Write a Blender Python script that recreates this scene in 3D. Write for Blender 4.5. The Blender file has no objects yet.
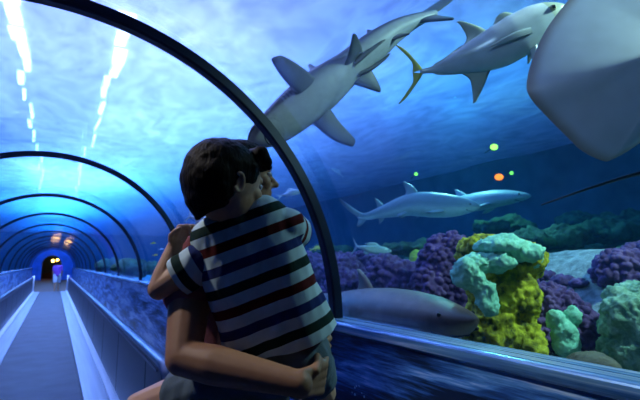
import bpy, bmesh, math, random
import numpy as np
from mathutils import Vector, Matrix, noise

random.seed(7)
rng = np.random.default_rng(7)
scn = bpy.context.scene
COL = scn.collection
PI = math.pi

# ------------------------------------------------------------------ camera
F = 450.0
YAW, PITCH = 0.5285, 0.1409
CAM = Vector((0.0, 0.0, 1.47))
_cy, _sy, _cp, _sp = math.cos(YAW), math.sin(YAW), math.cos(PITCH), math.sin(PITCH)
FW = Vector((_sy * _cp, _cy * _cp, _sp))
RT = Vector((_cy, -_sy, 0.0))
UP = RT.cross(FW)
FH = Vector((_sy, _cy, 0.0))            # horizontal forward

cam_data = bpy.data.cameras.new('camera')
cam = bpy.data.objects.new('camera', cam_data)
COL.objects.link(cam)
cam.matrix_world = Matrix(((RT.x, UP.x, -FW.x, CAM.x), (RT.y, UP.y, -FW.y, CAM.y), (RT.z, UP.z, -FW.z, CAM.z), (0, 0, 0, 1)))
cam_data.sensor_width = 36.0
cam_data.lens = F / 640.0 * 36.0
cam_data.clip_start = 0.05
cam_data.clip_end = 200.0
cam_data.dof.use_dof = True
cam_data.dof.focus_distance = 1.6
cam_data.dof.aperture_fstop = 4.5
scn.camera = cam


def ray(px, py):
    return FW + RT * ((px - 320.0) / F) - UP * ((py - 200.0) / F)


def at(px, py, D):
    return CAM + ray(px, py) * D


def onx(px, py, X):
    d = ray(px, py)
    return CAM + d * ((X - CAM.x) / d.x)


def lin(r, g, b):
    def f(c):
        c /= 255.0
        return c / 12.92 if c <= 0.04045 else ((c + 0.055) / 1.055) ** 2.4
    return (f(r), f(g), f(b))


# ------------------------------------------------------------------ materials
class NT:
    def __init__(self, name):
        self.m = bpy.data.materials.new(name)
        self.m.use_nodes = True
        self.t = self.m.node_tree
        self.t.nodes.clear()
        self.out = self.n('ShaderNodeOutputMaterial')

    def n(self, kind, **kw):
        nd = self.t.nodes.new(kind)
        for k, v in kw.items():
            if k.startswith('_'):
                setattr(nd, k[1:], v)
            else:
                nd.inputs[k.replace('__', ' ')].default_value = v
        return nd

    def l(self, a, b):
        self.t.links.new(a, b)

    def coords(self, scale=(1, 1, 1), which='Object'):
        tc = self.n('ShaderNodeTexCoord')
        mp = self.n('ShaderNodeMapping')
        mp.inputs['Scale'].default_value = scale
        self.l(tc.outputs[which], mp.inputs['Vector'])
        return mp.outputs['Vector']

    def noise(self, vec, scale=5, detail=3, rough=0.5, dist=0.0):
        n = self.n('ShaderNodeTexNoise', Scale=scale, Detail=detail, Roughness=rough, Distortion=dist)
        if vec is not None:
            self.l(vec, n.inputs['Vector'])
        return n.outputs['Fac']

    def ramp(self, fac, stops, interp='LINEAR'):
        r = self.n('ShaderNodeValToRGB')
        r.color_ramp.interpolation = interp
        el = r.color_ramp.elements
        while len(el) < len(stops):
            el.new(0.5)
        for e, (p, c) in zip(el, stops):
            e.position = p
            e.color = (*c, 1) if len(c) == 3 else c
        self.l(fac, r.inputs['Fac'])
        return r.outputs['Color']

    def mix(self, fac, a, b, blend='MIX'):
        m = self.n('ShaderNodeMix')
        m.data_type = 'RGBA'
        m.blend_type = blend
        for sock, v in ((m.inputs['Factor'], fac), (m.inputs['A'], a), (m.inputs['B'], b)):
            pass
        fs, As, Bs = m.inputs[0], m.inputs[6], m.inputs[7]
        for s, v in ((fs, fac), (As, a), (Bs, b)):
            if hasattr(v, 'is_linked') or isinstance(v, bpy.types.NodeSocket):
                self.l(v, s)
            elif isinstance(v, (int, float)):
                s.default_value = v
            else:
                s.default_value = (*v, 1)
        return m.outputs[2]

    def math(self, op, a, b=0.0, clamp=False):
        m = self.n('ShaderNodeMath')
        m.operation = op
        m.use_clamp = clamp
        for s, v in ((m.inputs[0], a), (m.inputs[1], b)):
            if isinstance(v, (int, float)):
                s.default_value = v
            else:
                self.l(v, s)
        return m.outputs[0]

    def bump(self, h, strength=0.3, dist=0.01):
        b = self.n('ShaderNodeBump', Strength=strength, Distance=dist)
        self.l(h, b.inputs['Height'])
        return b.outputs['Normal']

    def principled(self, color, rough=0.5, metal=0.0, normal=None, spec=0.5, **kw):
        p = self.n('ShaderNodeBsdfPrincipled')
        if isinstance(color, bpy.types.NodeSocket):
            self.l(color, p.inputs['Base Color'])
        else:
            p.inputs['Base Color'].default_value = (*color, 1)
        if isinstance(rough, bpy.types.NodeSocket):
            self.l(rough, p.inputs['Roughness'])
        else:
            p.inputs['Roughness'].default_value = rough
        p.inputs['Metallic'].default_value = metal
        p.inputs['Specular IOR Level'].default_value = spec
        for k, v in kw.items():
            p.inputs[k.replace('__', ' ')].default_value = v
        if normal is not None:
            self.l(normal, p.inputs['Normal'])
        self.l(p.outputs[0], self.out.inputs['Surface'])
        return p


def simple(name, color, rough=0.5, metal=0.0, var=0.15, scale=8.0, bump=0.0, stretch=(1, 1, 1), spec=0.5):
    t = NT(name)
    v = t.coords(stretch)
    f = t.noise(v, scale, 4, 0.6)
    lo = tuple(c * (1 - var) for c in color)
    hi = tuple(min(1, c * (1 + var)) for c in color)
    c = t.ramp(f, [(0.3, lo), (0.7, hi)])
    nm = t.bump(f, bump, 0.02) if bump else None
    t.principled(c, rough, metal, nm, spec)
    return t.m


def emit(name, color, strength):
    t = NT(name)
    e = t.n('ShaderNodeEmission', Strength=strength)
    e.inputs['Color'].default_value = (*color, 1)
    t.l(e.outputs[0], t.out.inputs['Surface'])
    return t.m


def vcol(name, rough=0.45, var=0.12, scale=30.0, bump=0.05, spec=0.5, attr='col'):
    """own colour pattern carried by the vertices, broken up with fine mottling"""
    t = NT(name)
    a = t.n('ShaderNodeAttribute')
    a.attribute_name = attr
    f = t.noise(t.coords(), scale, 4, 0.6)
    k = t.ramp(f, [(0.3, (1 - var,) * 3), (0.7, (1 + var * 0.3,) * 3)])
    c = t.mix(1.0, a.outputs['Color'], k, 'MULTIPLY')
    t.principled(c, rough, 0, t.bump(f, bump, 0.01), spec)
    return t.m


# ------------------------------------------------------------------ objects
def link(name, me, parent=None, loc=None):
    o = bpy.data.objects.new(name, me)
    COL.objects.link(o)
    if loc is not None:
        o.location = loc
    if parent is not None:
        o.parent = parent
    return o


def tag(o, label=None, cat=None, group=None, kind=None):
    for k, v in (('label', label), ('category', cat), ('group', group), ('kind', kind)):
        if v:
            o[k] = v
    return o


def thing(name, loc, label, cat, group=None):
    return tag(link(name, None, None, loc), label, cat, group)


def mesh(name, V, Fc, mat, parent=None, loc=None, smooth=True, origin=None):
    """V in world coords (or in the parent's space); origin is subtracted and becomes the object's location"""
    me = bpy.data.meshes.new(name)
    V = np.asarray(V, float)
    if origin is not None:
        V = V - np.asarray(origin, float)
    me.from_pydata(V.tolist(), [], [tuple(int(i) for i in f) for f in Fc])
    if mat is not None:
        me.materials.append(mat)
    if smooth:
        me.polygons.foreach_set('use_smooth', [True] * len(me.polygons))
    me.update()
    return link(name, me, parent, loc if origin is None else Vector(origin))


class MB:
    def __init__(self):
        self.V, self.F = [], []

    def add(self, V, Fc):
        b = len(self.V)
        self.V += [tuple(v) for v in V]
        self.F += [tuple(b + i for i in f) for f in Fc]
        return self

    def box(self, lo, hi):
        x0, y0, z0 = lo
        x1, y1, z1 = hi
        V = [(x0, y0, z0), (x1, y0, z0), (x1, y1, z0), (x0, y1, z0), (x0, y0, z1), (x1, y0, z1), (x1, y1, z1), (x0, y1, z1)]
        return self.add(V, [(0, 3, 2, 1), (4, 5, 6, 7), (0, 1, 5, 4), (1, 2, 6, 5), (2, 3, 7, 6), (3, 0, 4, 7)])

    def loft(self, rings, cap=True):
        n = len(rings[0])
        V = [p for r in rings for p in r]
        Fc = []
        for i in range(len(rings) - 1):
            for j in range(n):
                k = (j + 1) % n
                Fc.append((i * n + j, i * n + k, (i + 1) * n + k, (i + 1) * n + j))
        if cap:
            Fc.append(tuple(reversed(range(n))))
            Fc.append(tuple((len(rings) - 1) * n + j for j in range(n)))
        return self.add(V, Fc)

    def tube(self, pts, radii, n=10, flat=None):
        pts = [Vector(p) for p in pts]
        if isinstance(radii, (int, float)):
            radii = [radii] * len(pts)
        rings, prev = [], None
        for i, p in enumerate(pts):
            t = (pts[min(i + 1, len(pts) - 1)] - pts[max(i - 1, 0)]).normalized()
            if prev is None:
                a = Vector((0, 0, 1)) if abs(t.z) < 0.9 else Vector((1, 0, 0))
                u = t.cross(a).normalized()
            else:
                u = (prev - t * prev.dot(t)).normalized()
            prev = u
            w = t.cross(u)
            rings.append([p + (u * math.cos(2 * PI * k / n) + w * math.sin(2 * PI * k / n)) * radii[i] for k in range(n)])
        return self.loft(rings)

    def capsule(self, a, b, ra, rb, n=14, m=5):
        a, b = Vector(a), Vector(b)
        t = (b - a)
        L = t.length
        t = t / L if L > 1e-9 else Vector((0, 0, 1))
        h = Vector((0, 0, 1)) if abs(t.z) < 0.9 else Vector((1, 0, 0))
        u = t.cross(h).normalized()
        w = t.cross(u)
        rings = []
        for i in range(m):
            th = PI / 2 * (1 - i / m) * 0.98
            rings.append((a - t * ra * math.sin(th), ra * math.cos(th)))
        rings.append((a, ra))
        rings.append((b, rb))
        for i in range(1, m + 1):
            th = PI / 2 * i / m * 0.98
            rings.append((b + t * rb * math.sin(th), rb * math.cos(th)))
        return self.loft([[c + (u * math.cos(2 * PI * k / n) + w * math.sin(2 * PI * k / n)) * r for k in range(n)] for c, r in rings])

    def chain(self, pts, radii):
        for i in range(len(pts) - 1):
            self.capsule(pts[i], pts[i + 1], radii[i], radii[i + 1])
        return self

    def ell(self, c, ax, n=20, m=14):
        """ellipsoid; ax = three vectors (axis * radius)"""
        c = Vector(c)
        A = [Vector(a) for a in ax]
        rings = []
        for i in range(m + 1):
            th = -PI / 2 * 0.995 + PI * 0.995 * i / m
            rings.append([c + A[0] * math.cos(th) * math.cos(2 * PI * k / n) + A[1] * math.cos(th) * math.sin(2 * PI * k / n) + A[2] * math.sin(th) for k in range(n)])
        return self.loft(rings)

    def build(self, name, mat, parent=None, smooth=False, origin=None):
        return mesh(name, self.V, self.F, mat, parent, None, smooth, origin)


def remeshed(mb, voxel, smooth=6, factor=0.5):
    """one continuous skin over overlapping volumes -> (verts, faces)"""
    me = bpy.data.meshes.new('tmp')
    me.from_pydata([tuple(v) for v in mb.V], [], mb.F)
    bm = bmesh.new()
    bm.from_mesh(me)
    bmesh.ops.recalc_face_normals(bm, faces=bm.faces)
    bm.to_mesh(me)
    bm.free()
    o = bpy.data.objects.new('tmp', me)
    COL.objects.link(o)
    r = o.modifiers.new('r', 'REMESH')
    r.mode = 'VOXEL'
    r.voxel_size = voxel
    if smooth:
        s = o.modifiers.new('s', 'SMOOTH')
        s.iterations = smooth
        s.factor = factor
    dg = bpy.context.evaluated_depsgraph_get()
    dg.update()
    ev = o.evaluated_get(dg)
    m2 = ev.to_mesh()
    V = np.empty(len(m2.vertices) * 3)
    m2.vertices.foreach_get('co', V)
    V = V.reshape(-1, 3)
    Fc = [tuple(p.vertices) for p in m2.polygons]
    N = np.empty(len(m2.vertices) * 3)
    m2.vertices.foreach_get('normal', N)
    N = N.reshape(-1, 3)
    ev.to_mesh_clear()
    bpy.data.objects.remove(o)
    bpy.data.meshes.remove(me)
    return V, Fc, N


def setcol(o, cols, name='col'):
    a = o.data.color_attributes.new(name, 'FLOAT_COLOR', 'POINT')
    c = np.ones((len(cols), 4))
    c[:, :3] = cols
    a.data.foreach_set('color', c.ravel())


def setfloat(o, vals, name):
    a = o.data.attributes.new(name, 'FLOAT', 'POINT')
    a.data.foreach_set('value', np.asarray(vals, float))


def catmull(P, n):
    P = np.asarray(P, float)
    k = len(P)
    out = []
    for s in np.linspace(0, k - 1, n):
        i = min(int(s), k - 2)
        t = s - i
        p0 = P[i - 1] if i > 0 else 2 * P[0] - P[1]
        p3 = P[i + 2] if i + 2 < k else 2 * P[-1] - P[-2]
        p1, p2 = P[i], P[i + 1]
        out.append(0.5 * (2 * p1 + (p2 - p0) * t + (2 * p0 - 5 * p1 + 4 * p2 - p3) * t * t + (3 * p1 - p0 - 3 * p2 + p3) * t ** 3))
    return np.array(out)


def sstep(a, b, x):
    t = np.clip((np.asarray(x, float) - a) / (b - a), 0, 1)
    return t * t * (3 - 2 * t)


# ================================================================== SETTING
XC, ZC, R = -0.117, 1.11, 1.70        # tunnel axis and inner radius
Y0, Y1 = -2.2, 48.6
XR, XL = 1.47, -1.70                  # wall faces
RIBS = [2.46 + 3.76 * k for k in range(13)]

M = {}
M['steel'] = simple('dark_blue_steel', (0.006, 0.013, 0.035), 0.42, 0.0, 0.2, 6, spec=0.25)
M['rail'] = simple('handrail_rubber', (0.02, 0.05, 0.12), 0.3, 0, 0.2, 5)
M['alu'] = simple('brushed_aluminium', (0.62, 0.68, 0.76), 0.38, 0.7, 0.12, 3, 0, (6, 0.15, 6))
M['alu_dull'] = simple('dull_aluminium', (0.22, 0.27, 0.34), 0.45, 0.6, 0.15, 3, 0, (6, 0.15, 6))
M['panel'] = simple('walkway_side_panel', (0.035, 0.055, 0.09), 0.4, 0.2, 0.15, 2, 0, (2, 0.3, 2))
M['black'] = simple('black_gap', (0.006, 0.008, 0.012), 0.7)

# floor
t = NT('floor_tiles')
f = t.noise(t.coords(), 6, 4)
t.principled(t.ramp(f, [(0.3, (0.05, 0.06, 0.08)), (0.7, (0.09, 0.10, 0.12))]), 0.5)
M['floor'] = t.m
t = NT('brown_landing')
f = t.noise(t.coords((3, 1, 1)), 6, 4)
t.principled(t.ramp(f, [(0.3, (0.045, 0.018, 0.006)), (0.7, (0.085, 0.035, 0.012))]), 0.7)
M['landing'] = t.m
tag(MB().box((-1.9, Y0, -0.1), (1.7, 28.2, 0.0)).build('floor', M['floor']), kind='structure')
tag(MB().box((-1.9, 28.2, -0.1), (1.7, Y1, 0.0)).build('floor_landing', M['landing']), kind='structure')

# walls below the glass, printed with brush-like waves
t = NT('printed_wave_wall')
v1 = t.coords((1, 0.42, 4.2))
warp = t.n('ShaderNodeTexNoise', Scale=1.1, Detail=2)
t.l(v1, warp.inputs['Vector'])
va = t.n('ShaderNodeVectorMath')
va.operation = 'MULTIPLY_ADD'
t.l(warp.outputs['Color'], va.inputs[0])
va.inputs[1].default_value = (0.5, 0.5, 1.4)
t.l(v1, va.inputs[2])
f1 = t.noise(va.outputs[0], 1.7, 7, 0.62, 0.3)
fine = t.noise(t.coords((1, 1.2, 26)), 3.0, 5, 0.7)
k = t.math('ADD', f1, t.math('MULTIPLY', t.math('SUBTRACT', fine, 0.5), 0.35))
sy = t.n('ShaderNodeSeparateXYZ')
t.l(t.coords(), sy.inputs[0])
k = t.math('ADD', k, t.math('MINIMUM', t.math('MAXIMUM', t.math('MULTIPLY', t.math('SUBTRACT', sy.outputs[1], 2.5), 0.03), 0.0), 0.10))  # more pale print deeper in, standing in for brighter light there
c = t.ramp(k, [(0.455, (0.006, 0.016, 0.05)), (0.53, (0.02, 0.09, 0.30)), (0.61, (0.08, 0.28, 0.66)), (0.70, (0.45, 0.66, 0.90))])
spk = t.n('ShaderNodeTexVoronoi', Scale=34.0)
t.l(t.coords(), spk.inputs['Vector'])
sm = t.math('MULTIPLY', t.math('LESS_THAN', spk.outputs['Distance'], 0.23), t.math('GREATER_THAN', t.noise(t.coords(), 1.8, 3), 0.60))
c = t.mix(sm, c, (0.25, 0.5, 0.75))
t.principled(c, 0.28, 0, None, 0.5)
M['print'] = t.m
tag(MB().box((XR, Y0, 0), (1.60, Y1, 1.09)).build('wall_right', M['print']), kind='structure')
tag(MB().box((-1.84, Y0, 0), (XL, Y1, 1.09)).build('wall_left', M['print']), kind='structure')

t = NT('ledge_capping')
s = t.noise(t.coords((60, 0.7, 20)), 1.0, 6, 0.65, 0.2)
c = t.ramp(s, [(0.36, (0.03, 0.12, 0.32)), (0.50, (0.14, 0.36, 0.60)), (0.64, (0.60, 0.78, 0.90))])  # pale streaks put reflections into the capping's colour
t.principled(c, 0.25, 0.35, None, 0.6)
M['ledge'] = t.m


def ledge(x0, x1, name):
    # rounded capping profile extruded along the tunnel
    z0, z1 = 1.075, 1.135
    prof = []
    for cx, cz, a0 in ((x1 - 0.02, z0 + 0.02, -PI / 2), (x1 - 0.02, z1 - 0.02, 0), (x0 + 0.02, z1 - 0.02, PI / 2), (x0 + 0.02, z0 + 0.02, PI)):
        for q in range(5):
            a = a0 + PI / 2 * q / 4
            prof.append((cx + 0.02 * math.cos(a), cz + 0.02 * math.sin(a)))
    rings = [[(p[0], y, p[1]) for p in prof] for y in np.linspace(Y0, Y1, 2)]
    return tag(MB().loft(rings).build(name, M['ledge'], smooth=False), kind='structure')


ledge(1.44, 1.625, 'trim_1')
ledge(-1.865, -1.67, 'trim_2')

# acrylic vault, one curved pane per bay
t = NT('acrylic')
lw = t.n('ShaderNodeFresnel', IOR=1.33)
tr = t.n('ShaderNodeBsdfTransparent')
tr.inputs['Color'].default_value = (0.975, 0.985, 0.99, 1)
gl = t.n('ShaderNodeBsdfGlossy', Roughness=0.08)
gl.inputs['Color'].default_value = (0.8, 0.86, 1.0, 1)
mx = t.n('ShaderNodeMixShader')
t.l(t.math('MULTIPLY', lw.outputs[0], 0.22), mx.inputs[0])
t.l(tr.outputs[0], mx.inputs[1])
t.l(gl.outputs[0], mx.inputs[2])
t.l(mx.outputs[0], t.out.inputs['Surface'])
M['acrylic'] = t.m


def arc(r, y, n=48, z_low=None):
    pts = [(XC + r * math.cos(a), y, ZC + r * math.sin(a)) for a in np.linspace(0, PI, n)]
    return pts


edges = [Y0] + RIBS
for i in range(len(edges) - 1):
    ya, yb = edges[i] + 0.004, edges[i + 1] - 0.004
    mb = MB()
    n = 48
    Ri, Ro = R + 0.0, R + 0.045
    V = arc(Ri, ya) + arc(Ri, yb) + arc(Ro, yb) + arc(Ro, ya)
    # feet of the pane stand on the capping
    Fc = []
    for j in range(n - 1):
        for s_ in (0, 2):
            a, b = s_ * n, ((s_ + 1) % 4) * n
            Fc.append((a + j, a + j + 1, b + j + 1, b + j))
    Fc += [(0, n, 2 * n, 3 * n), (n - 1, 4 * n - 1, 3 * n - 1, 2 * n - 1)]
    mb.add(V, Fc)
    o = mb.build('window_%d' % (i + 1), M['acrylic'], smooth=False)
    o.data.polygons.foreach_set('use_smooth', [True] * len(o.data.polygons))
    try:
        o.data.set_sharp_from_angle(angle=0.6)
    except Exception:
        pass
    o.data.update()
    tag(o, kind='structure')

# steel ribs
RIB_POS = ['nearest dark arch rib, thick, curving over and past the two people',
           'second dark arch rib along the tunnel, ending by the raised elbow',
           'third dark arch rib along the tunnel, thin black hoop',
           'fourth arch rib down the tunnel, blurred hoop inside the third',
           'fifth arch rib down the tunnel, blurred hoop inside the fourth']


def rib(y, w, label, foot=1.135):
    ri, ro = R - 0.065, R - 0.003
    ring = []
    angs = list(np.linspace(0, PI, 72))
    pts = [(0.0, foot - ZC)] + [(a, None) for a in angs] + [(PI, foot - ZC)]
    for a, fz in pts:
        def P(r, yy):
            if fz is not None:
                return (XC + r * math.cos(a), yy, foot + 0.0)
            return (XC + r * math.cos(a), yy, max(ZC + r * math.sin(a), foot + 0.001))
        c = 0.010
        ring.append([P(ri, y - w / 2 + c), P(ri, y + w / 2 - c), P(ri + c, y + w / 2), P(ro, y + w / 2), P(ro, y - w / 2), P(ri + c, y - w / 2)])
    o = MB().loft(ring).build('arch_rib', M['steel'], origin=(XC, y, foot))
    return tag(o, label, 'arch rib', 'dark steel ribs of the tunnel')


ords = ['sixth', 'seventh', 'eighth', 'ninth', 'tenth', 'eleventh', 'twelfth']
for i, y in enumerate(RIBS):
    if i < len(RIB_POS):
        lab = RIB_POS[i]
    elif i == len(RIBS) - 1:
        lab = 'last and darkest arch rib, framing the blue end wall with the doorway'
    else:
        lab = '%s arch rib down the tunnel, blurred hoop far back' % ords[i - 5]
    rib(y, 0.35 if i == len(RIBS) - 1 else (0.075 if i == 0 else 0.06), lab)

# end wall with an arched doorway, a dim warm room behind
M['endwall'] = simple('blue_end_wall', (0.05, 0.20, 0.80), 0.5, 0, 0.2, 2)
M['dark_room'] = simple('dark_brown_room', (0.05, 0.025, 0.015), 0.8)
dx0, dx1, dzs = -1.0, 0.55, 1.45
dc, dr = (dx0 + dx1) / 2, (dx1 - dx0) / 2
N_ = 40
outer = [(XC + 1.86, 0.0)] + [(XC + 1.86 * math.cos(a), ZC + 1.86 * math.sin(a)) for a in np.linspace(0, PI, N_)] + [(XC - 1.86, 0.0)]
inner = [(dx1, 0.0)] + [(dc + dr * math.cos(a), dzs + dr * math.sin(a)) for a in np.linspace(0, PI, N_)] + [(dx0, 0.0)]
ring = []
for o_, i_ in zip(outer, inner):
    ring.append([(o_[0], Y1, o_[1]), (i_[0], Y1, i_[1]), (i_[0], Y1 + 0.3, i_[1]), (o_[0], Y1 + 0.3, o_[1])])
tag(MB().loft(ring).build('wall_end', M['endwall']), kind='structure')
mb = MB()
mb.box((-3, 54, -0.1), (3, 54.1, 4)).box((-3.1, Y1 + 0.3, -0.1), (-3, 54.1, 4)).box((3, Y1 + 0.3, -0.1), (3.1, 54.1, 4)).box((-3.1, Y1 + 0.3, 4), (3.1, 54.1, 4.1))
mb.box((-3, Y1, -0.1), (3, 54, 0.0))
tag(mb.build('wall_foyer', M['dark_room']), kind='structure')
M['lamp_warm'] = emit('warm_lamp_glow', (1.0, 0.45, 0.06), 60)
for x, y, z, lab in ((-0.16, 50.2, 1.75, 'left one of two small glowing amber lamps in the far doorway'), (0.22, 50.0, 1.80, 'right one of two small glowing amber lamps in the far doorway')):
    th = thing('pendant_lamp', (x, y, z), lab, 'lamp', 'amber lamps beyond the doorway')
    MB().ell((0, 0, 0), ((0.11, 0, 0), (0, 0.11, 0), (0, 0, 0.14))).build('bulb', M['lamp_warm'], th, True)
    MB().tube([(0, 0, 0.13), (0, 0, 4.0 - z)], 0.012, 6).build('cord', M['black'], th)
    MB().tube([(0, 0, 0.10), (0, 0, 0.16)], [0.05, 0.03], 10).build('cap', M['black'], th)

# ------------------------------------------------------------------ moving walkway
wk = thing('moving_walkway', (-0.12, 2.4, 0), 'long moving walkway with dark belt and low blue side panels running down the tunnel', 'moving walkway')
O = Vector((-0.12, 2.4, 0))
t = NT('walkway_belt')
w = t.n('ShaderNodeTexWave', Scale=26.0, Distortion=0.0)
w.bands_direction = 'X'
t.l(t.coords(), w.inputs['Vector'])
w2 = t.n('ShaderNodeTexWave', Scale=1.2, Distortion=0.3)
w2.bands_direction = 'Y'
t.l(t.coords(), w2.inputs['Vector'])
f = t.noise(t.coords(), 3, 4)
c = t.ramp(f, [(0.3, (0.028, 0.042, 0.06)), (0.7, (0.05, 0.07, 0.095))])
c = t.mix(t.math('MULTIPLY', t.math('GREATER_THAN', w2.outputs['Fac'], 0.97), 0.35), c, (0.04, 0.055, 0.075))
t.principled(c, 0.6, 0.0, t.bump(w.outputs['Fac'], 0.4, 0.004), 0.25)
M['belt'] = t.m


def wbox(name, lo, hi, mat, par=wk):
    return MB().box(tuple(np.array(lo) - np.array(O)), tuple(np.array(hi) - np.array(O))).build(name, mat, par)


YA, YB = 3.32, 27.6
wbox('belt', (-0.58, YA - 0.3, 0.0), (0.38, YB + 0.5, 0.022), M['belt'])
wbox('comb_plate', (-0.58, YA - 0.75, 0.0), (0.38, YA - 0.32, 0.026), M['alu_dull'])
for s, xin, xw in ((1, 0.37, 0.70), (-1, -0.575, -0.90)):
    wbox('skirt', (min(xin, xin + s * 0.23), YA, 0.0), (max(xin, xin + s * 0.23), YB, 0.05), M['alu_dull'])
    wbox('deck_strip', (min(xin + s * 0.23, xin + s * 0.31), YA, 0.0), (max(xin + s * 0.23, xin + s * 0.31), YB, 0.075), M['alu'])
    # side panel with rounded near end
    xp = xin + s * 0.31
    h = 0.765
    prof = [(YA, 0.0), (YB, 0.0), (YB, h)]
    for q in range(8):
        a = PI / 2 + PI / 2 * q / 7
        prof.append((YA - 0.15 + 0.22 + 0.22 * math.cos(a), h - 0.22 + 0.22 * math.sin(a)))
    prof.append((YA - 0.15, 0.3))
    xa, xb = (xp, xp + s * 0.05)
    r1 = [(xa - O.x, y - O.y, z) for y, z in prof]
    r2 = [(xb - O.x, y - O.y, z) for y, z in prof]
    pn = MB().loft([r1, r2]).build('side_panel', M['panel'], wk)
    for q in range(14):
        yy = 3.9 + 1.75 * q
        MB().box((min(xa, xb) - O.x - 0.002, yy - O.y, 0.06), (max(xa, xb) - O.x + 0.002, yy - O.y + 0.012, h - 0.01)).build('panel_joint', M['black'], pn)
    # handrail following the top edge
    path = [(YB, h + 0.02)] + [(y, h + 0.02) for y in np.linspace(YB - 1, YA + 0.1, 26)]
    for q in range(8):
        a = PI / 2 + PI / 2 * q / 7
        path.append((YA + 0.07 + 0.24 * math.cos(a), h - 0.22 + 0.24 * math.sin(a)))
    path.append((YA - 0.17, 0.35))
    rings = []
    for i, (y, z) in enumerate(path):
        y2, z2 = path[min(i + 1, len(path) - 1)]
        y1_, z1_ = path[max(i - 1, 0)]
        tg = Vector((0, y2 - y1_, z2 - z1_)).normalized()
        nn = Vector((0, -tg.z, tg.y))
        rr = []
        for k_ in range(12):
            a = 2 * PI * k_ / 12
            p = Vector(((xa + xb) / 2 + 0.045 * math.cos(a), y, z)) + nn * (0.028 * math.sin(a))
            rr.append(p - O)
        rings.append(rr)
    MB().loft(rings).build('handrail', M['rail'], wk, True)
    sl = MB()
    sl.box((min(xa, xb) - O.x - 0.012, YA + 0.1 - O.y, h - 0.045), (max(xa, xb) - O.x + 0.012, YB - O.y, h - 0.03))
    sl.build('rail_trim', M['alu_dull'], wk)
    # far newel post
    MB().tube([(xp - O.x, YB + 0.05 - O.y, 0), (xp - O.x, YB + 0.05 - O.y, 0.86)], 0.06, 12).build('newel', M['alu'], wk, True)

# ================================================================== WATER AND TANK
ZS = 4.3
prof = [(-8.0, 0.25), (-8.0, ZS - 0.02), (10.4, ZS - 0.02), (10.4, 0.25), (1.63, 0.25), (1.63, 1.11)]
ro = R + 0.05
prof += [(XC + ro * math.cos(a), ZC + ro * math.sin(a)) for a in np.linspace(0.02, PI - 0.02, 40)]
prof += [(-1.87, 1.11), (-1.87, 0.25)]
t = NT('tank_water')
vs = t.n('ShaderNodeVolumeScatter', Density=0.011, Anisotropy=0.3)
vs.inputs['Color'].default_value = (0.12, 0.55, 1.0, 1)
vb = t.n('ShaderNodeVolumeAbsorption', Density=0.21)
vb.inputs['Color'].default_value = (0.0, 0.69, 0.86, 1)
ad = t.n('ShaderNodeAddShader')
t.l(vs.outputs[0], ad.inputs[0])
t.l(vb.outputs[0], ad.inputs[1])
t.l(ad.outputs[0], t.out.inputs['Volume'])
t.m.cycles.homogeneous_volume = True
M['water'] = t.m
bm = bmesh.new()
va_ = [bm.verts.new((x, Y0 + 0.05, z)) for x, z in prof]
vb_ = [bm.verts.new((x, Y1 - 0.02, z)) for x, z in prof]
n = len(prof)
for i in range(n):
    j = (i + 1) % n
    bm.faces.new((va_[i], va_[j], vb_[j], vb_[i]))
f0 = bm.faces.new(va_)
f1 = bm.faces.new(list(reversed(vb_)))
bmesh.ops.triangulate(bm, faces=[f0, f1])
bmesh.ops.recalc_face_normals(bm, faces=bm.faces)
me = bpy.data.meshes.new('water')
bm.to_mesh(me)
bm.free()
me.materials.append(M['water'])
tag(link('water', me), kind='structure')

# rippled surface overhead: lets part of the lamplight straight through and spreads the rest
t = NT('water_surface')
vv = t.coords((1.0, 0.55, 1.0))
warp = t.n('ShaderNodeTexNoise', Scale=0.5, Detail=3)
t.l(vv, warp.inputs['Vector'])
va = t.n('ShaderNodeVectorMath')
va.operation = 'MULTIPLY_ADD'
t.l(warp.outputs['Color'], va.inputs[0])
va.inputs[1].default_value = (1.6, 1.6, 0)
t.l(vv, va.inputs[2])
fa = t.noise(va.outputs[0], 0.7, 6, 0.55, 0.5)
fb = t.noise(va.outputs[0], 2.5, 4, 0.55, 0.6)
k = t.math('ADD', t.math('MULTIPLY', fa, 0.75), t.math('MULTIPLY', fb, 0.25))
colr = t.ramp(k, [(0.34, (0.44, 0.52, 0.84)), (0.56, (0.56, 0.64, 0.92)), (0.72, (0.92, 0.95, 1.0))])
tl = t.n('ShaderNodeBsdfTranslucent')
t.l(colr, tl.inputs['Color'])
tp = t.n('ShaderNodeBsdfTransparent')
tp.inputs['Color'].default_value = (0.8, 0.88, 1, 1)
mx = t.n('ShaderNodeMixShader')
hc_ = t.noise(va.outputs[0], 4.0, 3, 0.5, 0.4)
hole = t.ramp(hc_, [(0.36, (0.20,) * 3), (0.70, (0.44,) * 3)])
t.l(hole, mx.inputs[0])
t.l(tl.outputs[0], mx.inputs[1])
t.l(tp.outputs[0], mx.inputs[2])
t.l(mx.outputs[0], t.out.inputs['Surface'])
M['surface'] = t.m
nx, ny = 60, 150
xs, ys = np.linspace(-8, 10.4, nx), np.linspace(Y0, Y1, ny)
V = [(x, y, ZS + 0.05 * noise.noise(Vector((x * 0.9, y * 0.6, 0)))) for y in ys for x in xs]
Fc = [(j * nx + i, j * nx + i + 1, (j + 1) * nx + i + 1, (j + 1) * nx + i) for j in range(ny - 1) for i in range(nx - 1)]
tag(mesh('water_surface', V, Fc, M['surface']), kind='structure')

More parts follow.
